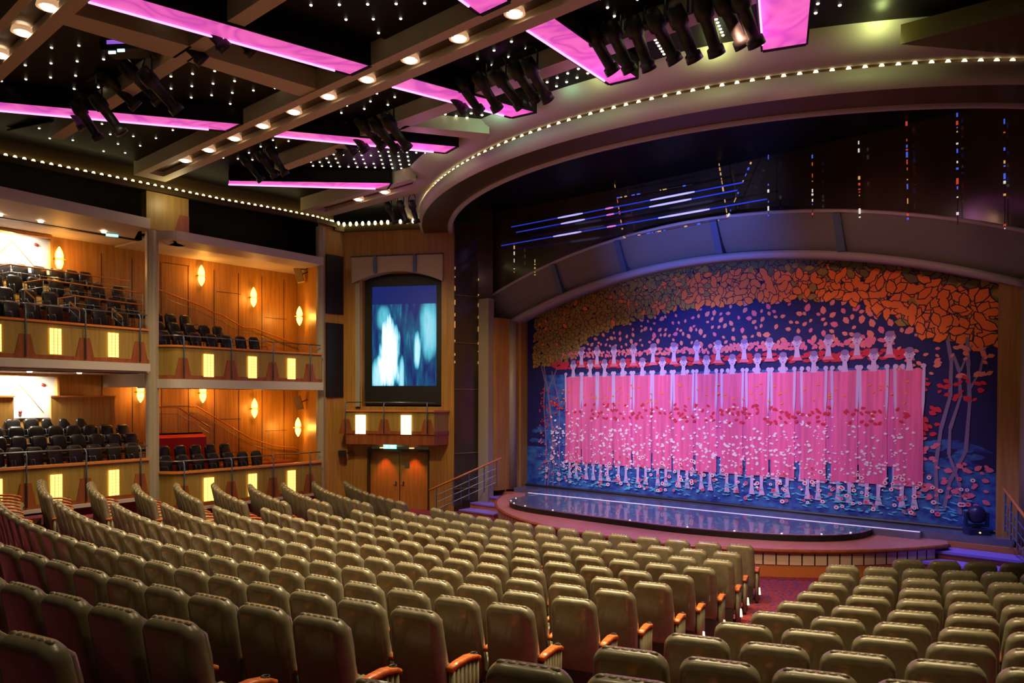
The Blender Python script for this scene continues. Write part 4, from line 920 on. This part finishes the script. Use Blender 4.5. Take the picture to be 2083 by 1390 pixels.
# tree-lined glitter and flowers
for i in range(900):
    x = rnd.uniform(-16.6, -4.5); z = rnd.triangular(1.5, 4.2, 2.5); s = rnd.uniform(.03, .085)*(.85 if x > -8 else 1); leaf(x, z, s*1.6, s, rnd.uniform(-.6, .6), 10.5, 'white')
for i in range(160): x = rnd.uniform(-16.5, -4.6); leaf(x, 3.75+rnd.uniform(-.28, .3), .14, .08, rnd.uniform(-.9, .9), 10.6, 'red')
for i in range(90): x = rnd.uniform(-16.5, -4.6); leaf(x, 4.4+rnd.uniform(-.35, .3), .1, .05, rnd.uniform(-.9, .9), 10.6, 'orange')
for i in range(420):
    x = rnd.uniform(-17.0, -3.2); z = rnd.uniform(1.1, 2.0) if i % 2 else rnd.uniform(1.1, 1.6); leaf(x, z, rnd.uniform(.08, .22), .035, rnd.uniform(-.3, .3), 10.7, 'cyan')
for i in range(230):
    x = rnd.uniform(-16.9, -3.0); z = rnd.uniform(1.15, 2.25); s = rnd.uniform(.035, .075); oval(x, z, s, s*.85, 0, 11, 'rose' if rnd.random() < .4 else 'white', 9); oval(x, z, s*.5, s*.42, 0, 11.2, 'red', 7)
Q.build('painted_cloth', cml, t)
q = MB(); q.tube([(X0, YC-.06, Z0+.03), (X1, YC-.06, Z0+.03)], .05, 6); q.build('bottom_hem', M['black'], t)

# ------------------------------------------------------------------ theatre seats
def seat_parts(t, arm_r=False, arm_l=True, panel=False, lamp_=False):
    W2 = .285
    def outline(ins, y, r=.12, flare=.0):
        P = []
        z0_, z1_ = .30, 1.2
        for cx_, cz, a0 in ((W2-r-.02, z1_-r, 0), (-(W2-r-.02), z1_-r, 90)):
            for k in range(7): a = R(a0+90*k/6); P.append((cx_+(r-ins)*math.cos(a), cz+(r-ins)*math.sin(a)))
        P += [(-(W2-.005-ins), .8), (-(W2-ins), .5), (-(W2-ins), z0_+ins), (W2-ins, z0_+ins), (W2-ins, .5), (W2-.005-ins, .8)]
        return [(x, y-(z-.4)*.2+.06, z) for x, z in P]
    if 'shell' not in SM_:
        q = MB(); q.grid([outline(.075, -.105), outline(.035, -.095), outline(.008, -.065), outline(0, -.02), outline(.0, .02), outline(.03, .045)], True, True); SM_['shell'] = q
        q = MB(); k = 6; wv = (2*W2-.04)/k
        for i in range(k):
            cx_ = (-W2+.02+wv*(i+.5))*.93; n2 = 8; rowsq = []
            hz_ = 1.185-(.028 if i in (0, k-1) else 0)
            for z, y, rx, ry in ((.42, .07, .48, .05), (.7, .035, .48, .055), (.95, 0, .48, .055), (1.1, -.035, .46, .05), (hz_-.015, -.075, .4, .035), (hz_+.008, -.11, .22, .02)):
                yy = y+.06-.02
                rowsq.append([(cx_+wv*rx*math.cos(a), yy-.045+ry*.8*math.sin(a), z+(.01*math.sin(a))) for a in [2*math.pi*j/n2 for j in range(n2)]])
            q.grid(rowsq, True, True)
        for i in range(6):
            cx_ = (-W2+.12)+(2*W2-.24)*i/5; q.grid([[(cx_+r_*1.5*math.cos(a), -.116+r_*math.sin(a), 1.190+dz*.85) for a in [2*math.pi*j/8 for j in range(8)]] for r_, dz in ((.024, -.01), (.022, .01), (.012, .02), (.003, .023))], True, True)
        SM_['front'] = q
        q = MB(); k = 6
        for i in range(k):
            cx_ = -W2+.02+wv*(i+.5); q.grid([[(cx_+wv*.48*math.cos(a), y, z+h*math.sin(a)) for a in [2*math.pi*j/8 for j in range(8)]] for y, z, h in ((.1, .42, .06), (.3, .44, .07), (.5, .45, .07), (.58, .42, .05), (.6, .38, .02))], True, True)
        SM_['cush'] = q
        q = MB(); path = [(0, -.02, .66), (0, .1, .675), (0, .3, .67), (0, .45, .64), (0, .53, .60)]
        wds = (.035, .04, .045, .05, .035); q.grid([[(p[0]+sx*wd_, p[1], p[2]+sz*.022) for sx, sz in ((-1, -1), (1, -1), (1, .6), (.8, 1), (-.8, 1), (-1, .6))] for p, wd_ in zip(path, wds)], True, True)
        SM_['arm'] = q
        q = MB(); q.grid([[(r_*math.cos(a), .44+r_*math.sin(a), .668+dz) for a in [2*math.pi*j/10 for j in range(10)]] for r_, dz in ((.036, -.01), (.036, .008), (.027, .008), (.025, -.01))], True, False); SM_['cup'] = q
        q = MB()
        for i in range(7): q.tube([(0, .03+i*.075, .04), (0, .03+i*.075, .64-.005*i)], .034, 8)
        SM_['flute'] = q
        q = MB(); q.box((0, .22, .2), (.05, .34, .4)); q.box((0, .2, .02), (.1, .44, .04)); SM_['leg'] = q
        q = MB(); q.prism([(-.25, -.09+.06), (.25, -.09+.06), (.25, .03), (-.25, .03)], .0, .34); SM_['kick'] = q
        q = MB(); q.tube([(.04, .3, .12), (.04, .3, .26)], [.03, .015], 8); SM_['al'] = q
    def add(key, name, m_, x=0, sm=True, parent=None):
        if key not in ME_:
            o = SM_[key].build(name, M[m_], parent or t, sm); ME_[key] = o.data
        else: o = bpy.data.objects.new(name, ME_[key]); C.objects.link(o); o.parent = parent or t
        o.location.x = x; return o
    add('shell', 'backrest', 'leather'); add('front', 'back_cushion', 'leather'); add('cush', 'seat_cushion', 'leather')
    add('kick', 'back_skirt', 'dark', 0, False)
    X_ = W2+.03
    if arm_l:
        a = add('arm', 'armrest', 'arm', -X_); add('cup', 'cup_holder', 'black', 0, True, a); add('leg', 'pedestal', 'dark', -X_, False)
    if arm_r:
        a = add('arm', 'armrest', 'arm', X_); add('cup', 'cup_holder', 'black', 0, True, a)
        f = add('flute', 'fluted_side_panel', 'leather', X_)
        if lamp_: add('al', 'aisle_lamp', 'winw', X_)
SM_ = {}; ME_ = {}
PROTO = {}
def get_proto(kind):
    if kind not in PROTO:
        t = thing('theatre_chair', '', 'theatre seat'); seat_parts(t, arm_r=kind in ('R', 'RL'), lamp_=kind == 'RL'); PROTO[kind] = [t, False]
    return PROTO[kind]
LIST = []
AR_ = {1: 18.4, 2: 17.9, 3: 17.8, 4: 17.3, 5: 16.8, 6: 16.5, 7: 15.9, 8: 15.5, 9: 14.8, 10: 13.8, 11: 13.4, 12: 12.62, 13: 13.1}
AS_ = {1: -11.2, 2: -11.4, 3: -12.5, 4: -13.2, 5: -13.7, 6: -14.0, 7: -14.0, 8: -13.6, 9: -12.8, 10: -12.6, 11: -12.4, 12: -12.2, 13: -12}
RBL = {2: 28.4, 3: 24.2, 4: 23.5, 5: 22.8, 6: 22.2, 7: 21.5, 8: 20.8, 9: 20.1, 10: 19.4, 11: 18.7, 12: 17.96, 13: 17.46, 14: 16.9}
def project(v):
    d = Vector(v)-EYE; w_ = d.dot(FW); return (1041.5+FOC*d.dot(RT)/w_, PY-FOC*d.dot(UP)/w_, w_)
def emit_seat(k, r, adeg, block, idx, total, kind):
    x, y = rowpt(r-.08, adeg); z = floor_z(k); px, py, dep = project((x, y, z+1.1))
    if dep < 1.2 or px < -90 or px > 2200 or py > 1480: return
    LIST.append((dep, (x, y, z), R(adeg), k, block, idx, kind))
for k in range(1, 14):
    r, z = row(k); st = math.degrees(.63/r); half = st*.46
    a = AR_[k]+half; n_ = 0
    while a > AS_[k]-half*.2: emit_seat(k, r, a, 'centre', n_+1, 0, ('RL' if k <= 6 else 'R') if n_ == 0 else 'M'); a -= st; n_ += 1
    a = AS_[k]-math.degrees(1.25/r); n_ = 0
    while True:
        x, y = rowpt(r, a)
        if x < -21.6 or n_ > 9: break
        emit_seat(k, r+.12+.05*n_, a, 'left', n_+1, 0, 'R' if n_ == 0 else 'M'); a -= st; n_ += 1
for k in range(2, 15):
    r, z = row(k); r -= .26; st = math.degrees(.6/r); a = RBL[k]+st*.46; n_ = 0
    while n_ < 14: emit_seat(k, r, a, 'right', n_+1, 0, 'M'); a += st; n_ += 1
LIST.sort(key=lambda e: e[0])
cnt = {}
rest = MB()
for i, (dep, loc, rz, k, block, idx, kind) in enumerate(LIST):
    if i >= 300:
        Mx = Matrix.Translation(loc) @ Matrix.Rotation(rz, 4, 'Z')
        get_proto('M')
        for mi, keys in ((0, ('shell', 'front', 'cush')), (1, ('arm',))):
            rest.cur = mi
            for key in keys:
                s = SM_[key]; n0 = len(rest.v); sh = Vector((-.315, 0, 0)) if key == 'arm' else Vector((0, 0, 0))
                rest.v += [tuple(Mx @ (Vector(v_)+sh)) for v_ in s.v]; rest.f += [tuple(n0+j for j in f_) for f_ in s.f]; rest.mi += [mi]*len(s.f)
        continue
    side, block = {'centre': ('main aisle', 'middle block'), 'left': ('narrow aisle', 'block below the balconies'), 'right': ('main aisle', 'block beyond the main aisle')}[block]
    label = f'olive theatre seat, {ORD[idx]} from the {side}, {ORD[k]} row, {block}'
    group = f'theatre seats of the {block}'
    pr = get_proto(kind)
    if not pr[1]: pr[1] = True; o = pr[0]; o.location = loc; o.rotation_euler = (0, 0, rz); o['label'] = label; o['group'] = group
    else: dup(pr[0], loc, rz, label, group)
for kind, pr in PROTO.items():
    if not pr[1]:
        for ch in list(pr[0].children): bpy.data.objects.remove(ch)
        bpy.data.objects.remove(pr[0])
if rest.v: tag(rest.build('theatre_chairs', [M['leather'], M['arm']], smooth=True), 'farthest rows of olive theatre seats near the stage and left wall', 'theatre seats', kind='stuff')
print('SEATS', len(LIST))

# ------------------------------------------------------------------ hanging stage lights
def spotlight():
    t = thing('stage_spotlight', '', 'spotlight')
    q = MB(); n = 14
    q.grid([[(r_*math.cos(a), r_*math.sin(a), z) for a in [2*math.pi*k/n for k in range(n)]] for z, r_ in ((.16, .05), (.14, .12), (-.04, .14), (-.14, .13), (-.16, .095), (-.54, .085), (-.56, .12), (-.68, .13), (-.66, .10))], True, True); br = q.build('barrel', M['black'], t, True)
    q = MB(); q.tube([(0, 0, -.655), (0, 0, -.665)], .09, 12); q.build('lens', mat('dark_lens', (.02, .02, .05), .05), br)
    q = MB(); q.tube([(-.17, 0, 0), (-.17, 0, .25), (-.08, 0, .36), (.08, 0, .36), (.17, 0, .25), (.17, 0, 0)], .018, 5); q.build('yoke', M['black'], t)
    q = MB(); q.box((0, 0, .44), (.08, .08, .18)); q.build('clamp', M['black'], t)
    return t
sp0 = spotlight(); used = False
def hang(pxs, Y, label, group, tilt, z=10.35, rz=0, sc=1.0):
    global used
    P = []
    for i, (px, py) in enumerate(pxs):
        p = atY(px, py-8, Y); P.append(p)
        lab = label.format(ORD[i+1])
        if not used: o = sp0; used = True; o['label'] = lab; o['group'] = group
        else: o = dup(sp0, p, 0, lab, group)
        o.location = p; o.scale = (sc, sc, sc)
        for ch in o.children:
            if ch.name.startswith('barrel'): ch.rotation_euler = (R(tilt), R(-14+6*(i % 3)), 0)
    t = world_thing('lighting_bar', 'black bar carrying the '+group, 'lighting bar', 'black lighting bars under the ceiling')
    bar = [p+Vector((0, 0, .5*sc)) for p in P]
    bar = [bar[0]+(bar[0]-bar[1]).normalized()*.3]+bar+[bar[-1]+(bar[-1]-bar[-2]).normalized()*.3]
    q = MB(); q.tube(bar, .035, 6); q.build('pipe', M['black'], t)
    for c_ in (bar[1], bar[-2]): q = MB(); q.tube([c_, (c_.x, c_.y, 11.11)], .02, 5); q.build('hanger', M['black'], t)
hang([(215+0, 165), (262, 150), (300, 165), (345, 62), (392, 30)], 6.3, 'black spotlight, {} from left in the cluster over the left ceiling', 'spotlights over the left ceiling', 50, sc=1.15)
hang([(300, 35), (325, 25), (425, 12), (450, 45)], 6.9, 'black spotlight, {} of four near the top edge beside the magenta panel', 'spotlights near the top edge', 50, sc=1.15)
hang([(58, 205), (128, 208), (160, 228), (200, 215)], 6.2, 'black spotlight, {} from left in the cluster at the left edge', 'spotlights at the left edge', 35, sc=1.1)
hang([(655, 272), (682, 268), (705, 262), (735, 258), (765, 262), (790, 255)], 11.35, 'black spotlight, {} from left in the row on the middle rib', 'spotlights on the middle rib', 50, sc=1.15)
hang([(900, 178), (935, 176), (975, 168), (1015, 165), (1050, 150), (1078, 145)], 11.2, 'black spotlight, {} from left in the row crossing a magenta panel', 'spotlights crossing a magenta panel', 50, sc=1.1)
hang([(1205, 78), (1245, 70), (1290, 62), (1332, 50), (1378, 42), (1430, 25), (1470, 12), (1505, 5)], 11.3, 'black spotlight, {} from left in the row at top right', 'spotlights in the row at top right', 40, sc=1.15)
hang([(500, 335), (530, 325), (552, 318)], 11.0, 'black spotlight, {} from left in the small far cluster', 'spotlights of the small far cluster', 40, sc=1.0)
hang([(790, 428), (815, 425), (838, 424)], 16.0, 'black spotlight, {} from left above the screen wall', 'spotlights above the screen wall', 20, sc=.9)
# moving lights with coloured lenses in the ceiling
for x, y, lab in ((262, 95, 'large moving light with violet front hanging top left'), (55, 215, 'moving light with pale blue lamps hanging at left edge')):
    p = atY(x, y, 6.0); t = thing('hanging_moving_light', lab, 'stage light', p, R(35))
    q = MB(); q.grid([[(x_, y_, z_) for x_, z_ in ((-.42, -.14), (.42, -.14), (.48, 0), (.42, .16), (-.42, .16), (-.48, 0))] for y_ in (-.2, .2)], True, True); q.build('housing', M['black'], t)
    if 'violet' in lab:
        q = MB(); q.box((0, -.205, .0), (.62, .015, .07)); q.build('violet_filter', M['violetlens'], t); q = MB(); q.tube([(.5, -.1, .02), (.56, -.16, 0)], [.1, .09], 10); q.build('side_lamp', M['orangelens'], t)
    q = MB(); q.box((-.3, -.21, .2), (.2, .02, .05)); q.box((-.2, -.21, -.2), (.14, .02, .05)); q.box((-.02, -.21, -.17), (.14, .02, .05)); q.build('status_lamps', M['cyanlens'], t)
    q = MB(); q.tube([(0, 0, .15), (0, 0, .9)], .03, 6); q.build('hanger', M['black'], t)
q = MB(); P_ = [atz(x, y, 10.74) for x, y in ((1832, 90), (2083, 25), (2200, 10), (2200, 118), (2083, 112))]
q.prism([tuple(p.xy) for p in P_], 10.74, 11.1); struct(q.build('trim_15', M['bronze']))
lamp('SPOT', 'cove_green', (-9.6, 12.9, 10.9), (-9.6, 13.9, 10.75), 5, (.35, 1, .5), .05, 150, .8)
for a, c_, e in ((-18, (.7, 1, .3), 4), (-6, (.4, 1, .55), 4), (6, (.7, 1, .3), 3), (16, (.8, 1, .3), 5), (28, (.8, 1, .3), 5), (37, (.8, .95, .3), 4), (-30, (.8, .8, .6), 3)):
    lamp('POINT', 'cove_lamp', (RX+14.15*math.sin(R(a)), RY-14.15*math.cos(R(a)), 10.98), None, e*3.2, c_, .08)
